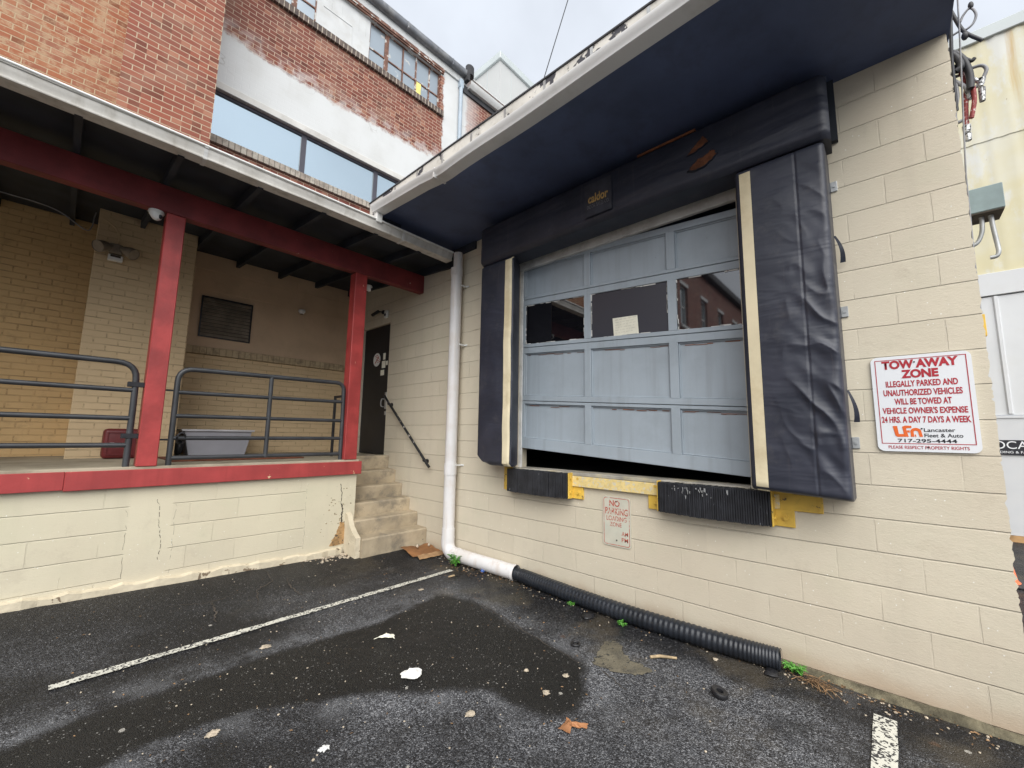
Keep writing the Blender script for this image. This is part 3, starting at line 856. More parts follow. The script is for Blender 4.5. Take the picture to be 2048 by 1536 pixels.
# sagging gutter along the eave
ZB = [(-0.46, 2.525), (0.65, 2.495), (1.2, 2.478), (1.9, 2.452), (2.35, 2.440), (2.75, 2.425), (2.95, 2.418), (3.3, 2.468), (3.8, 2.497), (4.24, 2.520)]
def lerp_tab(tab, v):
    for (a, p), (b_, q) in zip(tab, tab[1:]):
        if v <= b_:
            t = (v-a)/(b_-a)
            return p+(q-p)*t
    return tab[-1][1]
prof = [(2.318, 0.0), (2.225, 0.0), (2.207, 0.008), (2.203, 0.022), (2.194, 0.036), (2.183, 0.058), (2.178, 0.074), (2.178, 0.084), (2.190, 0.084), (2.190, 0.072), (2.270, 0.05), (2.318, 0.06)]
b = MB()
rs = []
for i in range(61):
    y = -0.46 + (4.24+0.46)*i/60
    zb = lerp_tab(ZB, y)
    tw = 0.02*math.exp(-((y-2.7)/0.45)**2)
    rs.append([(x-tw*(1 if k < 9 else 0), y, zb+z*(1.0-0.15*math.exp(-((y-2.8)/0.4)**2))) for k, (x, z) in enumerate(prof)])
b.rings(rs)
b.box(2.174, 2.32, 3.03, 3.05, 2.425, 2.525)
WP(b, 'gutter', M_gutter_up, smooth=35)
b = MB()
b.box(2.225, 2.30, 4.16, 4.225, 2.405, 2.535, 0.006)
WP(b, 'gutter_outlet', M_white)
b = MB()
rnd = random.Random(3)
for y in [0.1+0.42*i for i in range(10)]:                     # gutter hangers and nail heads on the fascia
    b = MB()
    b.box(2.277, 2.2815, y, y+0.022, 2.56, 2.735)
    WP(b, 'gutter_hanger', M_galv)

# white weatherstrip at the head of the door, jamb trim
b = MB()
b.box(D+.03, D+.075, 0.80, 3.165, 1.955, 2.055, 0.004)
b.box(D+.05, D+.075, 3.12, 3.165, -0.38, 1.955, 0.003)
WP(b, 'door_trim', M_trim)

# the loading door hangs askew: everything below its top section is sheared
XD = 3.60
def zs_(z, y): return z + 0.066*(y-3.16)
door = thing('loading_door', None, None)
door.parent = wh
door.matrix_parent_inverse = Matrix.Translation(-Vector(wh.location))
def shear_box(mb, x0, x1, y0, y1, z0, z1, bev=0.0):
    n0 = len(mb.bm.verts)
    mb.box(x0, x1, y0, y1, z0, z1, bev)
    mb.bm.verts.ensure_lookup_table()
    for v in mb.bm.verts:
        if v.index < 0 or v.index >= n0:
            v.co.z = zs_(v.co.z, v.co.y)
    mb.bm.verts.index_update()
ROWS = [(-0.135, -0.016, 0.371, 0.404), (0.404, 0.463, 0.954, 1.025), (1.025, 1.066, 1.531, 1.601), (1.601, 1.633, 1.985, 2.05)]
YC = [(2.283, 3.09), (1.405, 2.207), (0.50, 1.327)]          # panel columns
b = MB()
for (z0, p0, p1, z1) in ROWS:
    shear_box(b, XD-.002, XD+.04, 0.46, 3.158, z0+.003, p0, 0.003)
    shear_box(b, XD-.002, XD+.04, 0.46, 3.158, p1, z1-.003, 0.003)
    for ya, yb in ((3.09, 3.158), (2.207, 2.283), (1.327, 1.405), (0.42, 0.50)):
        shear_box(b, XD-.004, XD+.04, ya, yb, p0-.002, p1+.002, 0.003)
o = b.build('door_frame', M_doorgrey, door)
b = MB()
for k in (0, 1, 3):
    z0, p0, p1, z1 = ROWS[k]
    for ya, yb in YC:
        b = MB()
        shear_box(b, XD+.026, XD+.036, ya-.01, yb+.01, p0-.01, p1+.01)
        for (a0, a1, c0, c1) in ((ya, yb, p0, p0+.012), (ya, yb, p1-.012, p1), (ya, ya+.012, p0+.012, p1-.012), (yb-.012, yb, p0+.012, p1-.012)):
            shear_box(b, XD+.012, XD+.027, a0, a1, c0, c1, 0.004)
        b.build('door_panel', M_doorgrey, door)
z0, p0, p1, z1 = ROWS[2]
for (ya, yb), mm in zip(YC, (M_glassdoor, M_glassfilm, M_glassdoor)):
    b = MB()
    shear_box(b, XD+.014, XD+.020, ya-.008, yb+.008, p0-.008, p1+.008)
    b.build('window_pane', mm, door)
b = MB()                                                      # cracked glazing putty round the panes
rnd = random.Random(11)
for ya, yb in YC:
    for k in range(34):
        side = rnd.choice('tblr')
        u = rnd.uniform(ya, yb); w = rnd.uniform(p0, p1)
        L = rnd.uniform(.01, .06); T = rnd.uniform(.003, .012)
        if side == 't': shear_box(b, XD+.007, XD+.013, u-L, u+L, p1-T, p1+.001)
        elif side == 'b': shear_box(b, XD+.007, XD+.013, u-L, u+L, p0-.001, p0+T)
        elif side == 'l': shear_box(b, XD+.007, XD+.013, yb-T, yb+.001, w-L, w+L)
        else: shear_box(b, XD+.007, XD+.013, ya-.001, ya+T, w-L, w+L)
tag(b.build('glazing_putty', M_trim, door), kind='stuff')
b = MB()                                                      # blistered paint lines along the panel heads
for k in (0, 1):
    z0, p0, p1, z1 = ROWS[k]
    for ya, yb in YC:
        y = ya
        while y < yb-.02:
            L = rnd.uniform(.02, .12)
            if rnd.random() < .6:
                h = rnd.uniform(.002, .007); zz = p1-.014-rnd.uniform(0, .012)
                shear_box(b, XD+.020, XD+.0275, y, min(yb, y+L), zz-h, zz)
            y += L
tag(b.build('peeling_paint', M_rust, door), kind='stuff')

# dock sill, yellow nosing
b = MB()
b.box(3.50, D+.20, 0.80, 3.165, -0.384, -0.352, 0.004)
WP(b, 'dock_sill', M_sill)
b = MB()
b.box(3.497, D-.002, 0.62, 3.165, -0.487, -0.386, 0.004)
n0 = 60
WP(b, 'sill_edge', M_yelledge)
b = MB()
b.box(3.512, D-.002, 0.372, 0.618, -0.49, -0.376, 0.004)
b.box(3.508, D-.002, 0.374, 0.40, -0.486, -0.38)
WP(b, 'steel_channel', M_yellow)
b = MB()                                                      # grey wall clips beside the dock seal
for z in (1.74, 0.83, -0.05):
    b = MB()
    b.box(D-.012, D-.001, 0.155, 0.195, z, z+.075, .003)
    b.box(D-.018, D-.011, 0.168, 0.182, z+.03, z+.045)
    WP(b, 'wall_clip', M_galv)

# black entrance door under the canopy
b = MB()
b.box(D+.03, D+.075, 5.955, 6.805, -0.325, 1.81, 0.004)
ed = WP(b, 'entrance_door', M_door)
def sub(mb, name, mat, parent, smooth=None):
    o = mb.build(name, mat, None, smooth)
    o.parent = parent
    o.matrix_parent_inverse = parent.matrix_parent_inverse.copy() if parent.parent else parent.matrix_world.inverted()
    return o
b = MB()
b.box(D+.02, D+.03, 5.99, 6.05, 0.40, 0.67, .004)
b.tube(sm([(D+.02, 6.06, .56), (D-.02, 6.07, .55), (D-.02, 6.08, .45), (D+.02, 6.07, .43)], 5), .010, 6)
b.box(D+.022, D+.03, 5.995, 6.045, 0.30, 0.36, .003)
o = b.build('door_handle', M_steel, ed); o.matrix_parent_inverse = Matrix.Identity(4)
b = MB()
def disc(mb, x, y, z, r, n=24, sy=1.0):
    mb.poly([(x, y+math.cos(2*math.pi*k/n)*r*sy, z+math.sin(2*math.pi*k/n)*r) for k in range(n)])
disc(b, D+.027, 6.37, 1.243, .115)
o = b.build('round_sticker', M_white, ed); o.matrix_parent_inverse = Matrix.Identity(4)
b = MB()
for k in range(5):
    b.poly([(D+.025, 6.43-.02*k+q[0], 1.30-.028*k+q[1]) for q in ((0, 0), (-.10, .012), (-.10, .024), (0, .010))])
b.poly([(D+.025, 6.43, 1.19), (D+.025, 6.31, 1.30), (D+.025, 6.295, 1.29), (D+.025, 6.415, 1.175)])
o = b.build('sticker_print', M_fadered, ed); o.matrix_parent_inverse = Matrix.Identity(4)
for y0, y1, z0, z1 in ((6.10, 6.17, 1.22, 1.33), (6.09, 6.20, 1.08, 1.20), (6.12, 6.23, .96, 1.05), (6.02, 6.075, 1.12, 1.19)):
    b = MB()
    b.box(D+.026, D+.029, y0, y1, z0, z1)
    o = b.build('notice', M_paper, ed); o.matrix_parent_inverse = Matrix.Identity(4)


def part(mb, name, mat, root, smooth=None):
    """a part in world coordinates under a thing (an Empty that was only moved) or under another part"""
    o = mb.build(name, mat, root, smooth)
    if root.type == 'EMPTY':
        o.matrix_parent_inverse = Matrix.Translation(-Vector(root.location))
    return o


# ------------------------------------------------------------------ dock seal round the loading door
ds = thing('dock_seal', 'black vinyl dock seal with torn head pad and two striped side pads', 'dock seal', (D, 1.85, G))


def cushion(mb, y0, y1, z0, z1, xf, xb, yb0, yb1, cut=None, rad=0.035, bulge=0.015, wr=0.0, wseed=0.0, nu=26, nv=70, off=0.0, sub=None, zb=None):
    """soft pad: rounded front face at xf, back edges at xb between yb0..yb1; sub picks a strip of the front"""
    def front(u, v):
        y = y0+(y1-y0)*u
        z = z0+(z1-z0)*v
        du = min(u*(y1-y0), (1-u)*(y1-y0)); dv = min(v*(z1-z0), (1-v)*(z1-z0))
        x = xf
        for d in (du, dv):
            if d < rad:
                x += rad-math.sqrt(max(0, rad*rad-(rad-d)**2))
        x -= bulge*math.sin(math.pi*u)*math.sin(math.pi*v)**0.5
        if wr > .02:
            q = Vector((u*2.6+v*1.2+wseed, v*11.0-u*2.4, wseed))
            rid = 1-abs(mnoise.noise(q))*2.2
            ed = sstep(.25, .95, 1-u)*sstep(.0, .12, v)*(1-sstep(.9, 1.0, v))*(.35+.65*sstep(.75, .35, v))
            x -= .020*ed*max(0, rid)**2
            x += .012*ed*mnoise.noise(q*2.1)
            if abs(u-.30) < .012: x += .004
        elif wr:
            edge = (1-u)**2 if wseed < 5 else u**2
            q = mnoise.noise(Vector((u*1.6+wseed, v*12+u*2.0, wseed)))
            x += wr*edge*q*math.sin(math.pi*min(1, max(0, v)))
            x += wr*.4*mnoise.noise(Vector((u*3+wseed, v*9, 7)))
        if cut: z = cut(u, z)
        return Vector((x-off, y, z))
    if sub:
        ua, ub = sub
        mb.grid(8, nv, lambda s, v: front(ua+(ub-ua)*s, v))
        return
    mb.grid(nu, nv, front)
    def edge_strip(fn, n):
        mb.grid(n, 6, fn)
    def back(p, u, v):
        return Vector((xb, yb0+(yb1-yb0)*u, p.z if zb is None else zb(v)))
    def strip(u, v, t):
        p = front(u, v); q = back(p, u, v)
        return p.lerp(q, t)
    edge_strip(lambda s, t: strip(0, s, t), nv)
    edge_strip(lambda s, t: strip(1, s, t), nv)
    edge_strip(lambda s, t: strip(s, 0, t), nu)
    edge_strip(lambda s, t: strip(s, 1, t), nu)


XF = 3.235
def cutL(u, z):
    # the lower outer corner is rounded off
    lim = -0.325 + 0.13*max(0, (u-0.55)/0.45)**2
    return max(z, lim) if z < 0.1 else z
b = MB()
cushion(b, 2.985, 3.49, -0.325, 2.00, XF, D-.004, 3.125, 3.49, cutL, wr=.010, wseed=1.3)
pl = part(b, 'side_pad', M_vinyl, ds, 50)
b = MB()
cushion(b, 2.985, 3.49, -0.329, 1.995, XF, D, 3.12, 3.49, cutL, wr=.010, wseed=1.3, off=.004, sub=(0.012, 0.185))
part(b, 'guide_stripe', M_stripe, pl, 50)
b = MB()
cushion(b, 0.195, 0.735, -0.335, 1.985, XF, D-.004, 0.195, 0.615, lambda u, z: z-.03*(1-u)*(1 if z < 0 else 0)+.0, wr=.028, wseed=2.1, nu=84, nv=260)
pr = part(b, 'side_pad', M_vinyl, ds, 60)
b = MB()
cushion(b, 0.195, 0.735, -0.339, 1.98, XF, D, 0.195, 0.615, lambda u, z: z-.03*(1-u)*(1 if z < 0 else 0), wr=.028, wseed=2.1, off=.004, sub=(0.80, 0.935))
part(b, 'guide_stripe', M_stripe, pr, 50)
for z0, z1 in ((1.40, 1.20), (0.33, 0.12)):                   # loose pull tabs at the outer edge
    b = MB()
    b.grid(3, 10, lambda u, v: Vector((D-.05-.02*math.sin(v*3), .198-.030*u*(.4+.6*v)-.030*math.sin(math.pi*v*.7), z0+(z1-z0)*v)))
    part(b, 'pull_tab', M_vinyl, pr)
b = MB()
cushion(b, 0.155, 3.505, 2.005, 2.475, XF-.012, D-.05, 0.165, 3.505, None, rad=.045, bulge=.02, wr=.012, wseed=3.7, nu=120, nv=18)
hp = part(b, 'head_pad', M_vinyl, ds, 60)
def on_head(y, z): return Vector((XF-.041, y, z))
for pts, sd in (([(1.055, 2.245), (1.0, 2.30), (.955, 2.335), (.93, 2.36), (.905, 2.33), (.885, 2.30), (.93, 2.275), (.99, 2.255)], 1),
                ([(1.05, 2.115), (1.01, 2.155), (.96, 2.185), (.915, 2.19), (.88, 2.215), (.845, 2.20), (.835, 2.165), (.87, 2.135), (.93, 2.11), (.99, 2.10)], 2)):
    b = MB()
    q = jag(pts, .006, 4, sd)
    cy = sum(p[0] for p in q)/len(q); cz = sum(p[1] for p in q)/len(q)
    rim = [on_head(y, z)+Vector((-.004, 0, 0)) for y, z in q]
    hole = [Vector((XF-.030, cy+(y-cy)*.86, cz+(z-cz)*.86)) for y, z in q]
    outer = [Vector((XF-.026, cy+(y-cy)*1.10, cz+(z-cz)*1.10)) for y, z in q]
    b.rings([outer, rim], True, False)
    part(b, 'torn_flap', M_vinyl, hp, 50)
    b = MB()
    b.poly([on_head(y, z)+Vector((-.003, 0, 0)) for y, z in [(cy+(p[0]-cy)*.97, cz+(p[1]-cz)*.97) for p in q]])
    part(b, 'foam_filling', M_foam, hp)
b = MB()
b.box(XF+.01, XF+.04, 1.0, 1.50, 2.478, 2.498, .004)
part(b, 'rusty_strip', M_rust, ds)
b = MB()
b.poly([on_head(y, z)+Vector((-.002, 0, 0)) for y, z in ((2.01, 2.06), (1.725, 2.06), (1.725, 2.385), (2.01, 2.385))])
dc = part(b, 'maker_label', M_decal, hp)
b = MB()
text_into(b, 'caldor', (XF-.045, 1.865, 2.235), (0, -1, 0), (0, 0, 1), width=.21, height=.085, bold=.03)
part(b, 'label_name', M_gold, dc)
b = MB()
text_into(b, 'DOOR SALES CO.', (XF-.045, 1.865, 2.155), (0, -1, 0), (0, 0, 1), width=.235, height=.036, bold=.01)
part(b, 'label_print', M_greyprint, dc)

# ------------------------------------------------------------------ dock bumpers
def make_bumper(label, y0, y1, seed, splash):
    t = thing('dock_bumper', label, 'dock bumper', (D, (y0+y1)/2, -0.60), 0, 'dock bumpers under the loading door')
    rnd = random.Random(seed)
    b = MB()
    pitch = .0155
    n = int((y1-y0)/pitch)
    for i in range(n):
        ya = y0+(y1-y0)*i/n
        u = (i+.5)/n
        xf = 3.425-.055*math.sin(math.pi*u)**.8+rnd.uniform(-.004, .004)
        zt = -.362+rnd.uniform(-.003, .003); zb = -.602+rnd.uniform(-.0025, .0025)
        b.box(xf, D-.03, ya+.0008, ya+(y1-y0)/n-.0008, zb, zt, .003)
    part(b, 'rubber_block', M_bumper, t)
    if splash:
        b = MB()
        for k in range(26):
            y = rnd.gauss(1.18, .09); z = -.37-abs(rnd.gauss(0, .035)); w = rnd.uniform(.002, .006); h = rnd.uniform(.004, .035)
            u = (y-y0)/(y1-y0)
            x = 3.425-.055*math.sin(math.pi*u)**.8-.008
            b.prism(jag([(y-w, z), (y-w*.6, z-h), (y+w*.4, z-h*.8), (y+w, z)], .002, 2, k), 'x', x, x+.006)
        tag(part(b, 'paint_splash', M_galv, t), kind='stuff')
    for s, (ya, yb) in (('a', (y0-.125, y0-.002)), ('b', (y1+.002, y1+.125))):
        b = MB()
        b.box(D-.022, D-.003, ya, yb, -.605, -.352, .003)
        yf = (y0-.012, y0-.002) if s == 'a' else (y1+.002, y1+.012)
        b.box(3.43, D-.022, yf[0], yf[1], -.603, -.354, .003)
        k = part(b, 'angle_bracket', M_yellow, t)
        yc = (ya+yb)/2-.01
        for z in (-.41, -.545):
            b = MB()
            b.tube([(D-.026, yc, z), (D-.022, yc, z)], .026, 14)
            b.tube([(D-.042, yc, z), (D-.0255, yc, z)], .014, 6)
            part(b, 'bolt', M_yellow, k)
            b = MB()
            yy = yf[0]-.008 if s == 'a' else yf[1]+.008
            b.tube([(3.46, yf[0], z), (3.46, yf[0]-.012 if s == 'a' else yf[1]+.012, z)], .012, 6)
            part(b, 'bolt', M_yellow, k)
    return t


make_bumper('clean black laminated rubber bumper below the narrow left side pad', 2.378, 3.186, 1, False)
make_bumper('paint-splashed black laminated rubber bumper beside the short yellow steel channel', 0.662, 1.470, 2, True)

# ------------------------------------------------------------------ signs on the block wall
def rounded(y0, y1, z0, z1, r, n=6):
    out = []
    for cy, cz, a0 in ((y1-r, z1-r, 0), (y0+r, z1-r, 90), (y0+r, z0+r, 180), (y1-r, z0+r, 270)):
        for k in range(n+1):
            a = RAD(a0+90*k/n)
            out.append((cy+r*math.cos(a), cz+r*math.sin(a)))
    return out


ts = thing('tow_away_sign', 'white tow away zone sign with red lettering on the cream block wall', 'sign', (D-.006, -.153, .24))
SX = D-.014
b = MB()
b.prism(rounded(-.374, .068, -.060, .533, .035), 'x', SX, D-.004)
part(b, 'sign_plate', M_signwhite, ts)
def sy(f): return .068-f*.442           # fraction across, from the left
def sz(f): return .533-f*.593           # fraction down
b = MB()
bd = .0042
ya, yb, za, zb_ = sy(.045), sy(.955), sz(.035), sz(.922)
xx = SX-.0012
for (p, q, r, s) in ((ya, yb, za, za-bd), (ya, yb, zb_+bd, zb_), (ya, ya-bd, za-bd, zb_+bd), (yb+bd, yb, za-bd, zb_+bd)):
    b.poly([(xx, p, r), (xx, q, r), (xx, q, s), (xx, p, s)])
part(b, 'sign_border', M_signred, ts)
XL, UP = (0, -1, 0), (0, 0, 1)
def line(txt, fy, wfrac, hfrac, bold, mat, name, fx=.5, align='c'):
    b = MB()
    text_into(b, txt, (SX-.0014, sy(fx), sz(fy)), XL, UP, width=wfrac*.442, height=hfrac*.593, bold=bold, align=align)
    part(b, name, mat, ts)
line('TOW AWAY', .092, .76, .092, .05, M_signred, 'heading')
line('ZONE', .196, .37, .090, .05, M_signred, 'heading')
for txt, fy, w in (('ILLEGALLY PARKED AND', .297, .71), ('UNAUTHORIZED VEHICLES', .390, .775), ('WILL BE TOWED AT', .483, .56),
                   ("VEHICLE OWNER'S EXPENSE", .577, .83), ('24 HRS. A DAY 7 DAYS A WEEK', .672, .865)):
    line(txt, fy, w, .066, .030, M_signred, 'lettering')
line('PLEASE RESPECT PROPERTY RIGHTS', .956, .775, .032, .01, M_signred, 'lettering')
line('Lancaster', .778, .295, .038, .014, M_signblack, 'lettering', .485, 'l')
line('Fleet & Auto', .832, .36, .038, .014, M_signblack, 'lettering', .485, 'l')
line('717-295-4444', .888, .57, .038, .018, M_signblack, 'lettering')
b = MB()                                                       # the orange logo: a joined L, F and arch
def lp(pts): b.poly([(SX-.0016, sy(x), sz(y-.018)) for x, y in pts])
lp([(.175, .755), (.222, .755), (.232, .838), (.285, .838), (.288, .866), (.215, .868), (.195, .855)])
lp([(.272, .762), (.300, .752), (.365, .752), (.366, .776), (.318, .778), (.310, .790)])
lp([(.272, .762), (.310, .790), (.330, .866), (.287, .866)])
lp([(.316, .800), (.345, .800), (.346, .822), (.321, .822)])
ar, ir = [], []
for k in range(13):
    a = math.pi*(1-k/12)
    ar.append((.405+.055*math.cos(a), .815-.040*math.sin(a)))
    ir.append((.405+.022*math.cos(a), .818-.014*math.sin(a)))
for k in range(12):
    lp([ar[k], ar[k+1], ir[k+1], ir[k]])
lp([ar[0], ir[0], (.385, .866), (.352, .866)])
lp([ir[-1], ar[-1], (.470, .866), (.437, .866)])
lp([(.392, .842), (.403, .842), (.405, .866), (.394, .866)])
part(b, 'orange_logo', M_orange, ts)
for f in ((.46, .075), (.465, .765), (.51, .952)):
    b = MB()
    p = (SX-.004, sy(f[0]), sz(f[1]))
    b.tube([p, (SX+.002, p[1], p[2])], .0045, 8)
    part(b, 'screw', M_screw, ts)

ps = thing('no_parking_sign', 'faded no parking sign painted over cream below the loading door', 'sign', (D-.006, 1.905, -.76))
PX = D-.010
b = MB()
b.prism(rounded(1.768, 2.046, -.980, -.543, .03), 'x', PX, D-.004)
part(b, 'sign_plate', M_fadeplate, ps)
b = MB()
outer = rounded(1.778, 2.036, -.970, -.553, .024)
inner = rounded(1.783, 2.031, -.965, -.558, .020)
for k in range(len(outer)):
    q = (k+1) % len(outer)
    b.poly([(PX-.0012, *outer[k]), (PX-.0012, *outer[q]), (PX-.0012, *inner[q]), (PX-.0012, *inner[k])])
part(b, 'sign_border', M_fadered, ps)
for txt, y, z, w, h, bo in (('NO', 1.925, -.602, .105, .056, .02), ('PARKING', 1.907, -.673, .225, .060, .014), ('LOADING', 1.907, -.737, .20, .042, .004),
                           ('ZONE', 1.915, -.789, .118, .036, .004), ('AM', 1.826, -.860, .062, .036, .008), ('PM', 1.826, -.914, .062, .036, .008)):
    b = MB()
    text_into(b, txt, (PX-.0013, y, z), XL, UP, width=w, height=h, bold=bo)
    part(b, 'faded_lettering', M_fadered, ps)
for z in (-.585, -.925):
    b = MB()
    b.tube([(PX-.004, 1.907, z), (PX+.002, 1.907, z)], .006, 8)
    part(b, 'screw', M_screw, ps)

nt = thing('paper_notice', 'small handwritten paper taped inside the middle pane of the loading door', 'notice', (XD+.012, 1.825, 1.07))
b = MB()
b.grid(4, 4, lambda u, v: Vector((XD+.0105-.002*math.sin(u*3), 1.955-.26*u+.012*(v-.5), zs_(.962+.200*v+.004*u, 1.955-.26*u)+.085)))
part(b, 'sheet', M_paper, nt)
b = MB()
rnd = random.Random(5)
for r in range(6):
    y = 1.93
    z = 1.145-.026*r
    while y > 1.74:
        L = rnd.uniform(.012, .04)
        b.poly([(XD+.0065, y, z), (XD+.0065, y-L, z), (XD+.0065, y-L, z-.004), (XD+.0065, y, z-.004)])
        y -= L+.012
tag(part(b, 'pencil_lines', std('pencil_grey', (0.55, 0.53, 0.45), 0.8), nt), kind='stuff')

# ------------------------------------------------------------------ drain pipes
dp = thing('drain_pipe', 'white PVC drain pipe down the block wall, elbowed along the ground', 'drain pipe', (3.42, 4.15, gz(3.4, 4.1)))
PY, PXc = 4.165, 3.425
b = MB()
zb0 = -1.40
elbow = sm([(PXc, PY, -1.25), (PXc, PY-.005, -1.36), (PXc+.005, PY-.07, -1.435), (PXc+.008, PY-.19, -1.442)], 6)
b.tube([(PXc, PY, 2.20), (PXc, PY, -1.20)], .0745, 24)
part(b, 'upright', M_pvc, dp, 60)
b = MB()
nb = 14
b.rings([[(PXc+.008+.062*math.cos(a), PY-.012+.062*math.sin(a), z) for a in [2*math.pi*k/20 for k in range(20)]] for z in (2.16, 2.43)], True, False)
b.rings([[(PXc+.008+.058*math.cos(a), PY-.012+.058*math.sin(a), z) for a in [2*math.pi*k/20 for k in range(20)]] for z in (2.16, 2.43)], True, False)
part(b, 'inlet_pipe', M_pvc, dp, 60)
b = MB()
for z0, z1 in ((2.12, 2.215), (-.50, -.36), (-1.26, -1.15)):
    b = MB()
    b.tube([(PXc, PY, z0), (PXc, PY, z1)], .081, 24)
    part(b, 'coupling', M_pvc, dp, 60)
b = MB()
b.tube(elbow, .083, 20)
part(b, 'elbow', M_pvc, dp, 60)
b = MB()
run = [(PXc+.008, PY-.16, -1.442), (3.445, 3.55, -1.446), (3.455, 3.06, -1.448)]
b.tube(run, .078, 24, caps=False)
b.tube([run[2], run[1]], .074, 24, caps=False)
b.tube([(3.4505, 3.09, -1.4475), (3.455, 3.055, -1.448)], .083, 24, caps=False)
part(b, 'ground_run', M_pvc, dp, 60)
for z in (1.97, 1.17, -.38):
    b = MB()
    b.box(D-.012, D-.001, 4.03, 4.085, z-.010, z+.012, .003)
    b.box(3.44, D-.004, 4.075, 4.09, z-.008, z+.010)
    part(b, 'strap', M_white, dp)

cp = thing('corrugated_pipe', 'black corrugated drain hose lying along the foot of the block wall', 'pipe', (3.40, 1.8, G))
b = MB()
path = sm([(3.455, 3.18, -1.450), (3.45, 2.95, -1.455), (3.435, 2.62, -1.462), (3.40, 2.2, -1.462), (3.378, 1.75, -1.462), (3.385, 1.3, -1.462), (3.405, .9, -1.462), (3.425, .66, -1.460)], 44)
pts, rad = [], []
for i, p in enumerate(path):
    ph = i % 4
    pts.append(p)
    rad.append((.066, .0705, .0705, .066)[ph] - (.006 if p.y > 2.98 else 0))
b.tube(pts, rad, 20, caps=False)
b.tube(path[-30:], .060, 20, caps=False)
end = path[-1]
b.rings([[(end.x+r*math.cos(a), end.y-.002, end.z+r*math.sin(a)) for a in [2*math.pi*k/20 for k in range(20)]] for r in (.060, .069)], True, False)
part(b, 'hose', M_corr, cp, 70)
b = MB()
b.tube([(end.x, end.y+.25, end.z), (end.x, end.y+.24, end.z)], .0595, 20)
part(b, 'dark_bore', M_crackdark, cp)

# ------------------------------------------------------------------ raised dock on the left
dk = thing('loading_dock', 'raised cream block loading dock with a red edge beam and cracked base', 'loading dock', (-1.5, 5.09, G))
b = MB()
b.box(-6.5, 2.655, 5.09, 5.29, G-.1, -.42)
b.box(2.455, 2.655, 5.29, 7.55, G-.1, -.42)
part(b, 'foundation_wall', M_dockblock, dk)
b = MB()
b.box(-6.5, 2.66, 5.06, 8.0, -.415, -.33, .004)
b.box(2.66, D-.003, 5.80, 8.0, -.415, -.332)
part(b, 'deck', M_deck, dk)
b = MB()
b.box(-6.5, 0.093, 5.036, 5.088, -.500, -.352, .003)
b.box(0.094, 2.69, 5.036, 5.088, -.511, -.353, .005)
part(b, 'edge_beam', M_redbeam, dk)
b = MB()
N = 110
rnd = random.Random(8)
ys_ = [5.045+rnd.uniform(-.008, .012) for i in range(N+1)]
zs2 = [gz(-6.5+9.0*i/N, 5.06)+.055+rnd.uniform(-.016, .016) for i in range(N+1)]
for i in range(N):
    x0, x1 = -6.5+9.0*i/N, -6.5+9.0*(i+1)/N
    b.poly([(x0, ys_[i], G-.05), (x1, ys_[i+1], G-.05), (x1, ys_[i+1], zs2[i+1]), (x0, ys_[i], zs2[i])])
    b.poly([(x0, ys_[i], zs2[i]), (x1, ys_[i+1], zs2[i+1]), (x1, 5.0895, zs2[i+1]+.012), (x0, 5.0895, zs2[i]+.012)])
bmesh.ops.remove_doubles(b.bm, verts=b.bm.verts[:], dist=1e-5)
part(b, 'base_plinth', M_plinth, dk)
b = MB()                                                      # spalled corner: a broken triangle under a wandering crack
tri = jag([(2.36, -1.345), (2.615, -1.36), (2.60, -1.27), (2.545, -1.18), (2.51, -1.09), (2.475, -1.08), (2.45, -1.17), (2.41, -1.26)], .010, 5, 4)
b.prism(tri, 'y', 5.083, 5.0895)
part(b, 'broken_patch', M_rubble, dk)
b = MB()
def crack(mb, pts, w, seed, y=5.0885):
    rnd = random.Random(seed)
    P = sm([(p[0], y, p[1]) for p in pts], 7)
    P = [p+Vector((rnd.uniform(-.007, .007), 0, rnd.uniform(-.004, .004))) for p in P]
    ws = [w*rnd.uniform(.3, 1.2) for _ in P]
    for i in range(len(P)-1):
        if w < .003 and rnd.random() < .35: continue
        a, c = P[i], P[i+1]
        mb.poly([(a.x-ws[i], y, a.z), (a.x+ws[i], y, a.z), (c.x+ws[i+1], y, c.z), (c.x-ws[i+1], y, c.z)])
crack(b, [(2.495, -1.09), (2.49, -1.0), (2.50, -.93), (2.47, -.86)], .010, 1)
crack(b, [(2.47, -.86), (2.475, -.75), (2.455, -.62)], .004, 2)
crack(b, [(0.70, -.60), (0.73, -.72), (0.735, -.85), (0.75, -.93), (0.765, -1.05), (0.76, -1.18)], .0022, 3)
crack(b, [(0.50, -.66), (0.515, -.85), (0.51, -1.05), (0.52, -1.30)], .0012, 4)
crack(b, [(0.86, -.62), (0.85, -.8), (0.855, -1.05), (0.85, -1.32)], .001, 5)
crack(b, [(2.06, -.60), (2.05, -.8), (2.055, -1.1), (2.05, -1.33)], .001, 6)
part(b, 'crack', M_crackdark, dk)
b = MB()
rnd = random.Random(21)
for k in range(46):                                           # spalled pits in the render of the corner pier
    x = rnd.gauss(2.42, .10); z = rnd.gauss(-.95, .2)
    if not (2.08 < x < 2.63 and -1.3 < z < -.6): continue
    r = rnd.uniform(.003, .011)
    b.poly([(x+r*math.cos(a)*rnd.uniform(.7, 1.5), 5.0888, z+r*math.sin(a)*rnd.uniform(.5, 1)) for a in [2*math.pi*q/7 for q in range(7)]])
tag(part(b, 'spalled_pits', std('pit_brown', (0.30, 0.24, 0.15), 0.95, 0.3, 20.0), dk), kind='stuff')

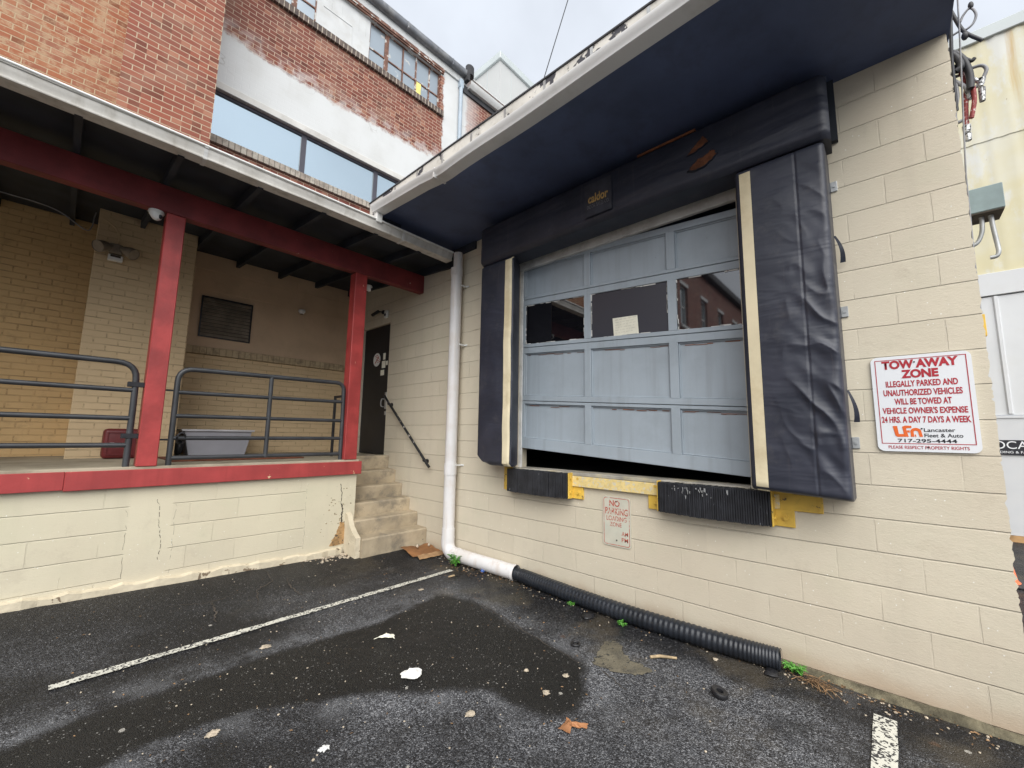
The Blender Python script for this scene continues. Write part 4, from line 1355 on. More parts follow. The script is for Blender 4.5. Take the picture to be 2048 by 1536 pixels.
st = thing('concrete_stairs', 'worn concrete stairs climbing between the dock and the block wall', 'stairs', (3.1, 5.2, gz(3.1, 4.8)))
TY = [4.755, 4.973, 5.181, 5.388, 5.579, 5.785]
TZ = [-1.254, -1.072, -.897, -.718, -.527, -.334]
for i in range(6):
    b = MB()
    y1 = TY[i+1]+.02 if i < 5 else 5.797
    n = 16
    rnd = random.Random(30+i)
    xa, xb = 2.66 if i > 1 else 2.60, D-.003
    rows = []
    for k in range(n+1):
        x = xa+(xb-xa)*k/n
        j = rnd.uniform(-.006, .004); jz = rnd.uniform(-.005, .002)
        zb = (TZ[i-1]+.002) if i else G-.05
        rows.append([(x, TY[i]+.006+j*.3, zb), (x, TY[i]+j, TZ[i]-.018), (x, TY[i]+.012+j, TZ[i]+jz), (x, y1, TZ[i]+.004), (x, y1, zb)])
    b.rings(rows)
    part(b, 'step', M_concrete, st, 30)
b = MB()
b.prism([(4.79, G-.05), (5.085, G-.05), (5.085, -.98), (5.03, -1.0), (4.95, -1.13), (4.86, -1.20), (4.79, -1.24)], 'x', 2.535, 2.597)
part(b, 'cheek_stub', M_plinth, st)

# ------------------------------------------------------------------ canopy over the dock
cn = thing('dock_canopy', 'canopy on red timber posts and a red header over the raised dock', 'canopy', (-1.5, 5.1, -.33))
for x0, x1 in ((.521, .670), (2.458, 2.622), (-1.50, -1.35)):
    b = MB()
    b.box(x0, x1, 5.05, 5.20, -.329, 2.104, .006)
    part(b, 'post', M_red, cn)
b = MB()
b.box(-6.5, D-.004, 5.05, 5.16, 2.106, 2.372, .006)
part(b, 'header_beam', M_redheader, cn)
def cz_(y): return 2.32+.0853*(y-4.4)
for k in range(17):
    x = -6.2+.606*k
    b = MB()
    b.prism([(4.30, cz_(4.30)), (7.62, cz_(7.62)), (7.62, cz_(7.62)+.10), (4.30, cz_(4.30)+.10)], 'x', x, x+.045)
    part(b, 'rafter', M_darkroof, cn)
b = MB()
b.prism([(4.28, cz_(4.28)+.102), (7.70, cz_(7.70)+.102), (7.70, cz_(7.70)+.135), (4.28, cz_(4.28)+.135)], 'x', -6.5, D-.004)
part(b, 'roof_deck', M_darkroof, cn)
b = MB()
gp = [(4.318, 2.318), (4.210, 2.318), (4.198, 2.321), (4.195, 2.329), (4.203, 2.335), (4.202, 2.350), (4.190, 2.375), (4.184, 2.398), (4.183, 2.410), (4.172, 2.414), (4.172, 2.428), (4.184, 2.428), (4.184, 2.415), (4.300, 2.415), (4.318, 2.43)]
rs = []
for i in range(47):
    x = -6.5+(3.36+6.5)*i/46
    dz = .010*math.sin(x*.9)+.004*mnoise.noise(Vector((x*1.3, 0, 0)))
    rs.append([(x, p[0]+.004*mnoise.noise(Vector((x*1.7, 5, 0))), p[1]+dz) for p in gp])
b.rings(rs)
gut = part(b, 'gutter', M_gutter, cn, 30)
b = MB()
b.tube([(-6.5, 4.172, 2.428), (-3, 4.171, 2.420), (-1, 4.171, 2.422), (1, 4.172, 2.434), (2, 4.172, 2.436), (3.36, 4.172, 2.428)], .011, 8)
part(b, 'lit_gutter_lip', M_white, gut, 60)  # real bead, but in a whiter colour that paints in the light from above
b = MB()
for x in (-2.6, .62, 2.59):
    b = MB()
    b.rings([[(xx, p[0]-.003 if p[0] < 4.25 else p[0], p[1]) for p in gp] for xx in (x, x+.028)])
    part(b, 'gutter_joint', M_gutter_up, gut, 30)

# ------------------------------------------------------------------ the brick building behind (its own axes: u along the wall, v into the building)
U0, V0 = 1.076, 7.55
bf = thing('brick_factory', 'old red brick building with white painted bands and two rows of windows behind the dock', 'building', (U0, V0, 0), -.03)
def LP(mb, name, mat, parent=bf, smooth=None): return mb.build(name, mat, parent, smooth)
WF = lambda u, d, z: (u, d, z)
b = MB()
wall_sheet(b, WF, [0.05, 9.0], [-.5, 1.135], [], .25)
LP(b, 'dock_wall_base', M_pbrick)
b = MB()
wall_sheet(b, WF, [0.05, 3.2], [1.255, 2.70], [], .25)
LP(b, 'rendered_wall', M_recess)
b = MB()
b.box(0.0, 1.52, -.018, -.001, 2.44, 2.70, .003)
b.box(0.0, 2.55, -.010, -.001, 2.13, 2.44, .002)
b.box(1.525, 2.55, -.016, -.010, 2.44, 2.70, .002)
LP(b, 'render_ledge', M_recess)
b = MB()
b.box(0.0, 2.46, -.045, .03, 1.14, 1.252, .004)
LP(b, 'brick_ledge', M_prowlock)
b = MB()
wall_sheet(b, WF, [-9.0, -.955], [-.5, 2.70], [], .25)
LP(b, 'dock_wall', M_pbrick_dark)
b = MB()
b.box(-.955, 0.0, -.77, -.002, -.5, 2.70, .008)
LP(b, 'dock_pier', M_pbrick)
b = MB()
b.box(-.955, 0.0, -.77, -.002, 2.701, 13.0)
LP(b, 'brick_pier', M_brick_pier)
b = MB()
wall_sheet(b, WF, [-9.0, -.955], [2.701, 13.0], [], .25)
LP(b, 'old_brick_wall', M_brick_old)
LW = [(0.02, 1.435), (1.485, 2.845), (2.895, 4.25)]          # lower windows
UW = [(-.05, 1.475), (2.545, 4.315)]                           # upper windows
b = MB()
wall_sheet(b, WF, [-.95, 12.5], [2.701, 9.12], [(0.01, 4.26, 4.62, 5.43), (-.05, 4.335, 7.68, 8.66)], .25)
LP(b, 'window_wall', M_brick_win)
b = MB()
b.box(.25, 12, .25, .5, 2.7, 9.1)
b.box(-9, -.2, .5, .7, -.5, 12.9)
b.box(-.2, 12, .5, .7, -.5, 9.1)
LP(b, 'inner_wall', M_interior)
b = MB()
b.prism([(-.018, 5.432), (.085, 5.432), (.085, 5.45), (-.001, 5.56), (-.018, 5.545)], 'x', 0.0, 4.3)
LP(b, 'window_head', M_lintel)
b = MB()
b.box(0.0, 4.3, -.05, .10, 4.49, 4.615, .004)
LP(b, 'window_sill', M_rowlock_pale)
b = MB()
b.box(-.2, 4.42, -.06, .10, 7.54, 7.675, .004)
LP(b, 'window_sill', M_rowlock_dark)
for i, (a, c) in enumerate(LW):
    b = MB()
    z0, z1 = 4.617, 5.43
    b.box(a-.025, a+.02, .06, .12, z0, z1); b.box(c-.02, c+.025, .06, .12, z0, z1)
    b.box(a+.02, c-.02, .06, .12, z1-.05, z1); b.box(a+.02, c-.02, .06, .12, z0, z0+.02)
    w = LP(b, 'window', M_winframe)
    b = MB()
    b.box(a+.02, c-.02, .085, .095, z0+.02, z1-.05)
    LP(b, 'pane', M_glassmirror, w)
for i, (a, c) in enumerate(UW):
    z0, z1, zm = 7.68, 8.66, 8.06
    b = MB()
    bars = [a, a+.40, a+.80, a+1.14, a+1.50, c] if i else [a, .55, 1.10, c]
    thick = {1} if i else {2}
    for k, u in enumerate(bars):
        t = .045 if k in thick else .016
        b.box(u-t, u+t, .05, .10, z0, z1)
    b.box(a, c, .052, .098, zm-.014, zm+.014); b.box(a, c, .052, .098, z1-.03, z1)
    w = LP(b, 'window', M_oldframe)
    b = MB()
    b.box(a, c, .07, .08, z0, z1)
    LP(b, 'pane', M_glassold, w)
    if i:
        b = MB(); b.box(a+1.16, a+1.28, .04, .07, z0+.005, zm-.02)
        LP(b, 'taped_strip', M_yellowfilm, w)
b = MB()
b.box(1.478, 2.542, .03, .09, 7.68, 8.66)
b.box(1.60, 2.18, .022, .03, 8.20, 8.215); b.box(2.165, 2.18, .022, .03, 7.68, 8.20)
for u in (1.75, 1.95, 2.30, 2.45):
    b.box(u, u+.006, .026, .03, 8.22, 8.66)
LP(b, 'infill_panel', M_infill)
b = MB()
b.box(-.2, 4.40, -.04, -.001, 8.66, 8.69); b.box(-.2, 4.40, -.055, -.001, 8.70, 8.725); b.box(-.2, 4.42, -.03, -.001, 8.74, 8.80)
LP(b, 'head_flashing', M_oldframe)
b = MB()
rs = [[(u, -.04, 8.97), (u, -.11, 8.97), (u, -.15, 9.00), (u, -.17, 9.05), (u, -.17, 9.11), (u, -.155, 9.11), (u, -.15, 9.07), (u, -.04, 9.08)] for u in (-.9, 5.0)]
b.rings(rs)
for u in (1.6, 3.3, 4.55):
    b.box(u, u+.03, -.175, -.03, 8.965, 9.115)
LP(b, 'eave_gutter', M_bluegutter, smooth=40)
b = MB()
b.box(-.9, 5.05, -.035, -.001, 8.80, 9.12)
b.prism([(-.05, 9.121), (-.05, 9.15), (9, 9.33), (9, 9.25)], 'x', -.9, 12.5)
LP(b, 'eave_board', M_infill)
b = MB()
b.box(5.0, 5.10, -.18, -.02, 8.86, 9.12, .01)
b.rings([[(5.17+.12*math.cos(a), -.06+.12*math.sin(a)*.8, z) for a in [2*math.pi*k/14 for k in range(14)]] for z in (9.12, 9.36)])
b.ball((5.17, -.06, 9.36), .12, (1, .8, .5))
LP(b, 'roof_cowl', M_tar, smooth=40)
b = MB()
b.tube([(4.91, -.055, 2.8), (4.91, -.055, 8.84)], .05, 12)
b.box(4.85, 4.97, -.10, -.005, 8.62, 8.84, .01)
LP(b, 'downspout', M_downblue, smooth=40)
b = MB()
rs = [[(u, -.04, 8.74), (u, -.12, 8.74), (u, -.17, 8.80), (u, -.19, 8.90), (u, -.17, 8.90), (u, -.16, 8.82), (u, -.04, 8.80)] for u in (5.13, 12.4)]
b.rings(rs)
for u in (6.9, 9.0):
    b.box(u, u+.02, -.195, -.03, 8.735, 8.905)
LP(b, 'annex_gutter', M_gutter_up, smooth=40)
b = MB()
b.box(5.0, 12.4, -.04, -.001, 8.60, 8.80)
LP(b, 'annex_fascia', M_tar)

# ------------------------------------------------------------------ other buildings
tw = thing('pale_tower', 'pale grey panelled block rising beyond the brick building under the open sky', 'building', (11.0, 11.0, G))
b = MB()
b.box(8.95, 15.0, 8.95, 18.0, G, 12.72)
part(b, 'panel_wall', M_tower, tw)
b = MB()
b.box(8.88, 15.1, 8.88, 18.1, 12.721, 13.0, .02)
part(b, 'parapet_trim', M_towertrim, tw)
b = MB()
b.box(8.94, 8.95, 9.55, 9.57, G, 12.7); b.box(9.5, 9.52, 8.94, 8.95, G, 12.7)
b.box(8.94, 8.95, 12.0, 12.02, G, 12.7)
part(b, 'panel_seam', M_towertrim, tw)

mb_ = thing('metal_clad_building', 'rust streaked yellowish metal building with white lower cladding beyond the block wall', 'building', (10.4, -4.0, G))
MX = 10.30
b = MB()
rs = []
n = 240
for i in range(n+1):
    y = 3.0-19.0*i/n
    rs.append([(MX+.012*math.sin(y*2*math.pi/.20), y, 2.80), (MX+.012*math.sin(y*2*math.pi/.20), y, 5.17), (MX-.012+.012*math.sin(y*2*math.pi/.20), y, 5.16), (MX-.012+.012*math.sin(y*2*math.pi/.20), y, 7.02)])
b.rings(rs, False, False)
part(b, 'upper_cladding', M_clad, mb_, 60)
b = MB()
b.box(MX-.06, MX+.2, -16, 3, 7.02, 7.24, .01)
b.box(MX+.05, MX+14, -16, 3, 7.0, 7.05)
part(b, 'roof_edge', M_towertrim, mb_)
b = MB()
b.box(MX-.03, MX+.1, -16, 3, 2.44, 2.82, .004)
b.box(MX, MX+.1, -16, 3, .45, 2.42)
for k in range(36):
    y = -1.02-.42*k+3.78
    b.prism([(MX-.028, y-.018), (MX-.028, y+.018), (MX, y+.035), (MX, y-.035)], 'z', .47, 2.42)
part(b, 'white_cladding', M_cladwhite, mb_)
b = MB()
b.box(MX-.02, MX+.2, -16, 3, -1.43, .44)
b.box(MX-.035, MX-.02, -16, 3, .40, .44)
part(b, 'base_wall', M_cladbase, mb_)
b = MB()
b.box(MX-.035, MX+.2, -16, 3, G-.05, -1.435)
part(b, 'rusty_base', M_rustband, mb_)

sg = thing('shop_sign', 'black banner sign with white capitals low on the metal building', 'sign', (MX-.025, -1.9, -.06))
b = MB()
b.box(MX-.045, MX-.022, -3.2, -1.10, -.185, .05, .002)
part(b, 'sign_board', M_signblack, sg)
b = MB()
text_into(b, 'OCAS', (MX-.0465, -1.425, -.028), (0, -1, 0), (0, 0, 1), width=.43, height=.12, bold=.0)
text_into(b, 'ELDING & FABRI', (MX-.0465, -1.42, -.140), (0, -1, 0), (0, 0, 1), width=.41, height=.036, bold=.005)
part(b, 'white_lettering', M_signwhite, sg)

row = thing('brick_rowhouse', 'dark red brick house with pale sash windows mirrored in the loading door glass', 'house', (-18, 7.0, G))
b = MB()
WR = []
for k in range(9):
    x0 = -28.2+2.55*k
    for z0 in (4.6, 1.2):
        WR.append((x0, x0+.85, z0, z0+1.75))
wall_sheet(b, lambda u, d, z: (u, 6.0+d, z), [-34, -7.2], [G-.1, 7.5], WR, .3)
b.box(-34, -7.2, 6.3, 14, G-.1, 7.5)
part(b, 'wall', mat_brick('rowhouse_brick', 'xz', (0.20, 0.065, 0.050), (0.15, 0.05, 0.04), (0.30, 0.22, 0.18)), row)
b = MB()
b.box(-34.2, -7.0, 5.75, 14.2, 7.501, 7.85, .03)
part(b, 'cornice', M_tar, row)
for x0, x1, z0, z1 in WR:
    b = MB()
    t = .06
    b.box(x0, x0+t, 6.10, 6.18, z0, z1); b.box(x1-t, x1, 6.10, 6.18, z0, z1)
    b.box(x0+t, x1-t, 6.10, 6.18, z1-t, z1); b.box(x0+t, x1-t, 6.10, 6.18, z0, z0+t)
    b.box(x0+t, x1-t, 6.11, 6.17, (z0+z1)/2-.03, (z0+z1)/2+.03)
    b.box(x0-.08, x1+.08, 5.92, 6.10, z0-.10, z0-.001)
    b.box(x0-.05, x1+.05, 5.97, 5.999, z1+.001, z1+.14)
    w = part(b, 'window', M_infill, row)
    b = MB()
    b.box(x0+t, x1-t, 6.135, 6.145, z0+t, z1-t)
    part(b, 'pane', M_glassrow, w)

# ------------------------------------------------------------------ steel gates between the posts
def rail_tube(mb, x0, x1, z, r, y=5.125): mb.tube([(x0, y, z), (x1, y, z)], r, 10)
R1 = .0235
gl = thing('steel_gate', 'black tubular gate left of the first red post, cut by the picture edge', 'gate', (-.4, 5.125, -.33), 0, 'tubular gates on the dock')
b = MB()
fr = [(-1.25, 5.125, -.33), (-1.25, 5.125, .40)] + arc_corner((-1.25, 5.125, .40), (-1.25, 5.125, .61), (-1.0, 5.125, .61), .14) + arc_corner((.2, 5.125, .612), (.458, 5.125, .612), (.458, 5.125, .40), .15) + [(.462, 5.125, .2), (.462, 5.125, -.33)]
b.tube(fr, .025, 12)
part(b, 'frame', M_gate, gl, 60)
for z in (.362, .105, -.138):
    b = MB(); rail_tube(b, -1.24, .452, z, .0215); part(b, 'rail', M_gate, gl, 60)
for z in (.415, -.055):
    b = MB()
    b.box(.405, .522, 5.095, 5.101, z-.022, z+.022, .002); b.box(.405, .522, 5.149, 5.155, z-.022, z+.022, .002)
    b.tube([(.425, 5.09, z), (.425, 5.16, z)], .012, 8)
    part(b, 'hinge_strap', M_black, gl)
gr = thing('steel_gate', 'black tubular gate with a middle upright hung between the two red posts', 'gate', (1.6, 5.125, -.33), 0, 'tubular gates on the dock')
b = MB()
fr = [(.762, 5.125, -.33), (.762, 5.125, .3)] + arc_corner((.762, 5.125, .3), (.762, 5.125, .608), (1.2, 5.125, .610), .13) + arc_corner((2.2, 5.125, .630), (2.428, 5.125, .630), (2.432, 5.125, .3), .10) + [(2.436, 5.125, .2), (2.438, 5.125, -.33)]
b.tube(fr, .0245, 12)
part(b, 'frame', M_gate, gr, 60)
for z, dz in ((.372, .02), (.142, .012), (-.072, .006), (-.262, .004)):
    b = MB(); b.tube([(.775, 5.125, z), (2.425, 5.125, z+dz)], .0205, 10); part(b, 'rail', M_gate, gr, 60)
b = MB(); b.tube([(1.592, 5.125, -.275), (1.590, 5.125, .615)], .0235, 10); part(b, 'upright', M_gate, gr, 60)
for z in (.386, -.088):
    b = MB()
    b.tube([(.672, 5.14, z), (.765, 5.135, z)], .009, 6)
    part(b, 'hinge_pin', M_black, gr)
b = MB()
P = sm([(.80, 5.09, -.05), (.83, 5.085, -.02), (.86, 5.09, -.04), (.87, 5.14, -.10), (.84, 5.16, -.13), (.81, 5.12, -.11), (.80, 5.09, -.06)], 5)
b.tube(P, .008, 6)
part(b, 'latch_chain', M_black, gr)
gd = thing('guard_rail', 'slim black guard rail at the top of the stairs behind the gate', 'railing', (2.69, 5.7, -.33))
b = MB()
b.box(2.672, 2.704, 5.900, 5.932, -.33, .53, .003); b.box(2.672, 2.704, 5.36, 5.900, .498, .53, .003); b.box(2.672, 2.704, 5.34, 5.372, -.33, .53, .003)
part(b, 'frame', M_black, gd)
hr = thing('handrail', 'chipped black pipe handrail sloping down the block wall beside the stairs', 'handrail', (D-.08, 5.3, 0))
b = MB()
b.tube([(D-.075, 5.90, .60), (D-.075, 4.66, -.44)], .0185, 12)
part(b, 'rail', M_rail, hr, 60)
for y, z in ((5.78, .50), (4.80, -.32)):
    b = MB()
    b.tube(sm([(D-.075, y, z), (D-.07, y, z-.045), (D-.02, y, z-.05), (D-.004, y, z-.05)], 5), .010, 8)
    b.tube([(D-.012, y, z-.05), (D-.002, y, z-.05)], .034, 14)
    part(b, 'bracket', M_rail, hr, 60)

# ------------------------------------------------------------------ things on and under the canopy
lv = thing('wall_vent', 'grey louvred vent high on the shaded rendered wall behind the gate', 'vent', (1.62, 7.5, 1.71))
b = MB()
def B2W(u, v, z):
    c, s_ = math.cos(-.03), math.sin(-.03)
    return Vector((U0+u*c-v*s_, V0+u*s_+v*c, z))
def wbox(mb, u0, u1, v0, v1, z0, z1, bev=0.0):
    n0 = len(mb.bm.verts)
    mb.box(u0, u1, v0, v1, z0, z1, bev)
    mb.bm.verts.ensure_lookup_table()
    for k in range(len(mb.bm.verts)):
        v = mb.bm.verts[k]
        if v.index == -1 or k >= n0 or v.index >= n0:
            v.co = B2W(*v.co)
    mb.bm.verts.index_update()
for q in ((.215, .232, 1.405, 2.03), (.868, .885, 1.405, 2.03), (.232, .868, 1.405, 1.42), (.232, .868, 2.012, 2.03)):
    wbox(b, q[0], q[1], -.035, -.001, q[2], q[3])
part(b, 'frame', M_black, lv)
b = MB()
for k in range(11):
    z = 1.42+.0535*k
    n0 = len(b.bm.verts)
    b.prism([(-.032, z+.004), (-.028, z), (-.004, z+.045), (-.008, z+.05)], 'x', .235, .865)
    b.bm.verts.ensure_lookup_table()
    for kk in range(n0, len(b.bm.verts)):
        b.bm.verts[kk].co = B2W(*b.bm.verts[kk].co)
part(b, 'slats', M_vent, lv)
b = MB()
wbox(b, .225, .875, -.004, -.002, 1.41, 2.02)
part(b, 'dark_back', M_crackdark, lv)

fl = thing('flood_light', 'twin floodlight with two dark metal shades on the painted brick pier', 'light', (.27, 6.74, 2.15))
b = MB()
b.box(.215, .335, 6.70, 6.775, 2.09, 2.21, .012, 2)
part(b, 'junction_box', M_vent, fl)
for x0, x1 in ((.235, .115), (.315, .435)):
    b = MB()
    d = (Vector((x1, 6.60, 2.095))-Vector((x0, 6.70, 2.17))).normalized()
    p0 = Vector((x0, 6.70, 2.17))
    b.tube([p0, p0+d*.03, p0+d*.05, p0+d*.10, p0+d*.17], [.022, .03, .045, .062, .070], 16, caps=False)
    b.tube([p0+d*.165, p0+d*.095, p0+d*.05], [.066, .058, .04], 16, caps=True)
    part(b, 'lamp_shade', M_vent, fl, 50)
b = MB()
b.box(.215, .345, 6.71, 6.775, 2.005, 2.075, .006)
part(b, 'sensor_box', M_white, fl)
b = MB()
b.box(.235, .325, 6.705, 6.712, 2.045, 2.068)
part(b, 'sensor_slot', M_crackdark, fl)
b = MB()
b.tube(sm([(.135, 6.77, 2.50), (.18, 6.768, 2.475), (.25, 6.768, 2.42), (.29, 6.768, 2.32), (.285, 6.768, 2.21)], 8), .008, 6)
part(b, 'conduit', M_pbrick, fl, 60)

def dome_cam(name, label, c, s):
    t = thing(name, label, 'camera', c)
    x, y, z = c
    b = MB()
    b.tube([(x, y, z), (x, y, z-.022*s)], [.058*s, .062*s], 20)
    o1 = part(b, 'base', M_white, t, 40)
    b = MB()
    b.tube([(x, y, z-.022*s), (x+.004*s, y-.012*s, z-.05*s), (x+.008*s, y-.022*s, z-.078*s), (x+.010*s, y-.026*s, z-.094*s)], [.056*s, .048*s, .036*s, .018*s], 18)
    part(b, 'housing', M_white, t, 60)
    b = MB()
    b.ball((x+.026*s, y-.034*s, z-.060*s), .024*s)
    part(b, 'lens', M_signblack, t, 60)
dome_cam('dome_camera', 'white dome camera under the red header beside the first post', (.448, 5.105, 2.105), 1.0)
dome_cam('dome_camera', 'small white dome camera peeping from behind the second red post', (2.80, 5.36, 2.088), .9)
bc = thing('bullet_camera', 'small black bullet camera on the block wall above the black door', 'camera', (D-.05, 6.34, 2.02))
b = MB()
b.tube([(D-.002, 6.18, 2.03), (D-.02, 6.18, 2.03)], .035, 14); b.tube([(D-.02, 6.18, 2.03), (D-.065, 6.25, 2.042)], .011, 8)
part(b, 'mount', M_black, bc, 50)
b = MB()
b.tube([(D-.065, 6.24, 2.045), (D-.10, 6.38, 1.995)], .027, 14)
part(b, 'body', M_black, bc, 50)
wc = thing('motion_sensor', 'white wall sensor beside the black bullet camera above the door', 'sensor', (D-.03, 6.06, 1.96))
b = MB()
b.box(D-.045, D-.002, 6.015, 6.105, 1.905, 2.03, .014, 3)
part(b, 'housing', M_white, wc, 50)
b = MB(); b.ball((D-.047, 6.06, 1.955), .026, (.5, 1, 1)); part(b, 'lens', M_signblack, wc, 60)
wd = thing('wall_fixture', 'tiny white downlight on the shaded rendered wall under the ledge', 'light', tuple(B2W(1.62, -.03, 2.11)))
b = MB()
p = B2W(1.62, -.05, 2.09)
b.tube([p+Vector((0, 0, .03)), p, p-Vector((0, 0, .04))], [.05, .058, .03], 16)
part(b, 'housing', M_white, wd, 50)
b = MB(); b.tube([p-Vector((0, 0, .038)), p-Vector((0, 0, .046))], .024, 12); part(b, 'lens', M_signblack, wd, 50)

tb = thing('storage_tote', 'grey translucent plastic tote on the dock behind the gate', 'tote', (1.58, 7.2, -.33))
b = MB()
z0, z1 = -.329, .015
o1 = [(1.245, 7.02), (1.905, 7.02), (1.905, 7.36), (1.245, 7.36)]
o2 = [(1.165, 6.97), (1.965, 6.97), (1.965, 7.40), (1.165, 7.40)]
V1 = [Vector((*p, z0)) for p in o1]; V2 = [Vector((*p, z1)) for p in o2]
i1 = [Vector((1.26, 7.04, z0+.02)), Vector((1.89, 7.04, z0+.02)), Vector((1.89, 7.34, z0+.02)), Vector((1.26, 7.34, z0+.02))]
i2 = [Vector((1.185, 6.99, z1)), Vector((1.945, 6.99, z1)), Vector((1.945, 7.38, z1)), Vector((1.185, 7.38, z1))]
b.rings([V1, V2, i2, i1])
part(b, 'bin', M_tote, tb)
b = MB()
for q in ((1.135, 1.99, 6.945, 6.972), (1.135, 1.99, 7.398, 7.425), (1.135, 1.165, 6.972, 7.398), (1.963, 1.99, 6.972, 7.398)):
    b.box(q[0], q[1], q[2], q[3], -.005, .022, .004)
part(b, 'rim', std('pale_rim_plastic', (0.52, 0.52, 0.55), 0.35), tb)
b = MB(); b.box(1.50, 1.60, 7.003, 7.007, -.16, -.10); part(b, 'label', M_white, tb)
bg = MB()
bg.ball((1.14, 7.08, -.225), .10, (.55, .8, 1.05))
tag(part(bg, 'rubbish_bag', M_black, thing('rubbish_bag', 'small black bag slumped against the grey tote', 'bag', (1.14, 7.08, -.33)), 70))
mt_ = MB()
mt_.box(.86, 2.20, 5.62, 6.52, -.329, -.312, .004)
tag(mt_.build('floor_mat', M_mat), 'rust brown floor mat lying on the dock behind the gate', 'mat')
rb = thing('maroon_crate', 'maroon rounded plastic crate standing on the dock behind the first post', 'crate', (.53, 6.6, -.33))
b = MB()
b.box(.375, .725, 6.52, 6.72, -.328, .012, .04, 3)
part(b, 'body', M_maroon, rb, 50)
b = MB()
for q in ((.405, .695, -.285, -.275), (.405, .695, -.04, -.03), (.405, .415, -.275, -.04), (.685, .695, -.275, -.04)):
    b.box(q[0], q[1], 6.512, 6.521, q[2], q[3])
part(b, 'raised_rim', M_maroon, rb)
b = MB(); b.box(.43, .47, 6.505, 6.52, -.165, -.145, .003); part(b, 'latch', M_galv, rb)
wr = MB()
wr.tube(sm([(-1.6, 6.5, 2.40), (-.62, 6.5, 2.375), (-.38, 6.5, 2.37), (-.2, 6.5, 2.335), (0, 6.52, 2.22), (.05, 6.6, 2.30), (.06, 6.66, 2.44), (.07, 6.7, 2.52)], 8), .006, 5)
tag(wr.build('ceiling_cable', M_cablegrey, smooth=60), 'thin loose cable sagging below the dark canopy ceiling near the pier', 'cable')

# ------------------------------------------------------------------ service cables and box round the far corner
sc = thing('service_cables', 'tangle of black, grey and red service cables at the wall corner', 'cables', (3.78, -.5, 2.3))
def X3(x, l): return [(x, y, z) for y, z in l]
def cable(name, x, pts, r, mat, n=7):
    b = MB(); b.tube(sm(X3(x, pts), n), r, 8); return part(b, name, mat, sc, 60)
cable('black_cable', 3.75, [(-.46, 2.572), (-.489, 2.552), (-.516, 2.505), (-.533, 2.444), (-.541, 2.385), (-.543, 2.331), (-.538, 2.265)], .019, M_cable)
cable('black_cable', 3.72, [(-.455, 2.54), (-.48, 2.52), (-.50, 2.47), (-.505, 2.42), (-.48, 2.40)], .019, M_cable)
cable('black_cable', 3.78, [(-.46, 2.45), (-.485, 2.47), (-.51, 2.46), (-.52, 2.42)], .019, M_cable)
cable('black_cable', 3.75, [(-.470, 2.575), (-.505, 2.527), (-.534, 2.482), (-.559, 2.451), (-.572, 2.462)], .011, M_cable)
cable('grey_cable', 3.80, [(-.452, 2.428), (-.50, 2.416), (-.555, 2.432), (-.604, 2.425), (-.622, 2.388), (-.611, 2.352), (-.594, 2.318), (-.566, 2.289)], .010, M_cablegrey)
cable('grey_cable', 3.76, [(-.456, 2.401), (-.487, 2.346), (-.514, 2.304), (-.528, 2.267)], .012, M_cablegrey)
cable('grey_cable', 3.76, [(-.478, 2.36), (-.480, 2.30), (-.478, 2.24), (-.458, 2.129), (-.463, 2.073), (-.493, 2.074)], .011, M_cablegrey)
cable('red_cable', 3.78, [(-.500, 2.48), (-.516, 2.388), (-.525, 2.343), (-.533, 2.295)], .012, M_cablered)
cable('red_cable', 3.78, [(-.554, 2.285), (-.553, 2.207), (-.546, 2.155), (-.53, 2.08)], .012, M_cablered)
cable('black_cable', 3.80, [(-.54, 2.361), (-.523, 2.262), (-.511, 2.125), (-.507, 2.013)], .013, M_cablered)
cable('black_cable', 3.80, [(-.505, 2.90), (-.534, 2.766), (-.552, 2.708), (-.579, 2.659), (-.622, 2.595)], .011, M_cable)
cable('grey_cable', 3.80, [(-.470, 2.71), (-.531, 2.728), (-.562, 2.720), (-.595, 2.743), (-.611, 2.798), (-.591, 2.858), (-.558, 2.831), (-.539, 2.790)], .007, M_cablegrey)
b = MB()
for p, q, r in (((-.536, 2.285), (-.536, 2.225), .017), ((-.598, 2.335), (-.585, 2.285), .015), ((-.592, 2.27), (-.588, 2.18), .013), ((-.507, 2.05), (-.506, 2.005), .016), ((-.507, 1.99), (-.508, 1.945), .014), ((-.565, 2.35), (-.60, 2.295), .010)):
    b = MB()
    b.tube([(3.80, *p), (3.80, *q)], [r*1.35, r*1.1], 10)
    part(b, 'connector', M_cablegrip, sc, 50)
for c, r, q in (((3.80, -.552, 2.678), .020, (1, .9, 1.5)), ((3.80, -.594, 2.875), .014, (1, 1, 2))):
    b = MB(); b.ball(c, r, q); part(b, 'connector', M_cable, sc, 50)
b = MB()
b.box(3.70, 3.80, -.475, -.442, 2.36, 2.58, .008)
part(b, 'wall_bracket', M_cable, sc)
w1 = MB()
w1.tube([(3.62, -.522, 2.95), (3.62, -.503, 2.538), (3.62, -.481, 2.131), (3.62, -.455, 1.636), (3.62, -.446, 1.094), (3.62, -.443, .70)], .0048, 6)
tag(w1.build('guy_wire', M_cablegrey, smooth=60), 'long thin grey wire running down the corner of the block wall', 'wire')
w2 = MB()
w2.tube([(3.56, -.483, 3.2), (3.56, -.470, 2.70), (3.57, -.452, 2.40), (3.58, -.447, 2.05)], .010, 6)
tag(w2.build('corner_conduit', M_cable, smooth=60), 'short dark conduit hugging the wall corner below the roof edge', 'conduit')
ym = MB()
ym.box(3.60, 3.66, -.456, -.4405, .62, .75, .002)
tag(ym.build('yellow_marker', M_yellow), 'small yellow plate on the end wall above the tow away sign', 'plate')
oh = MB()
oh.tube([(6.52, 7.25, 2.86), (7.09, 5.60, 8.54), (7.29, 5.02, 10.47), (7.6, 4.1, 13.4)], .012, 6)
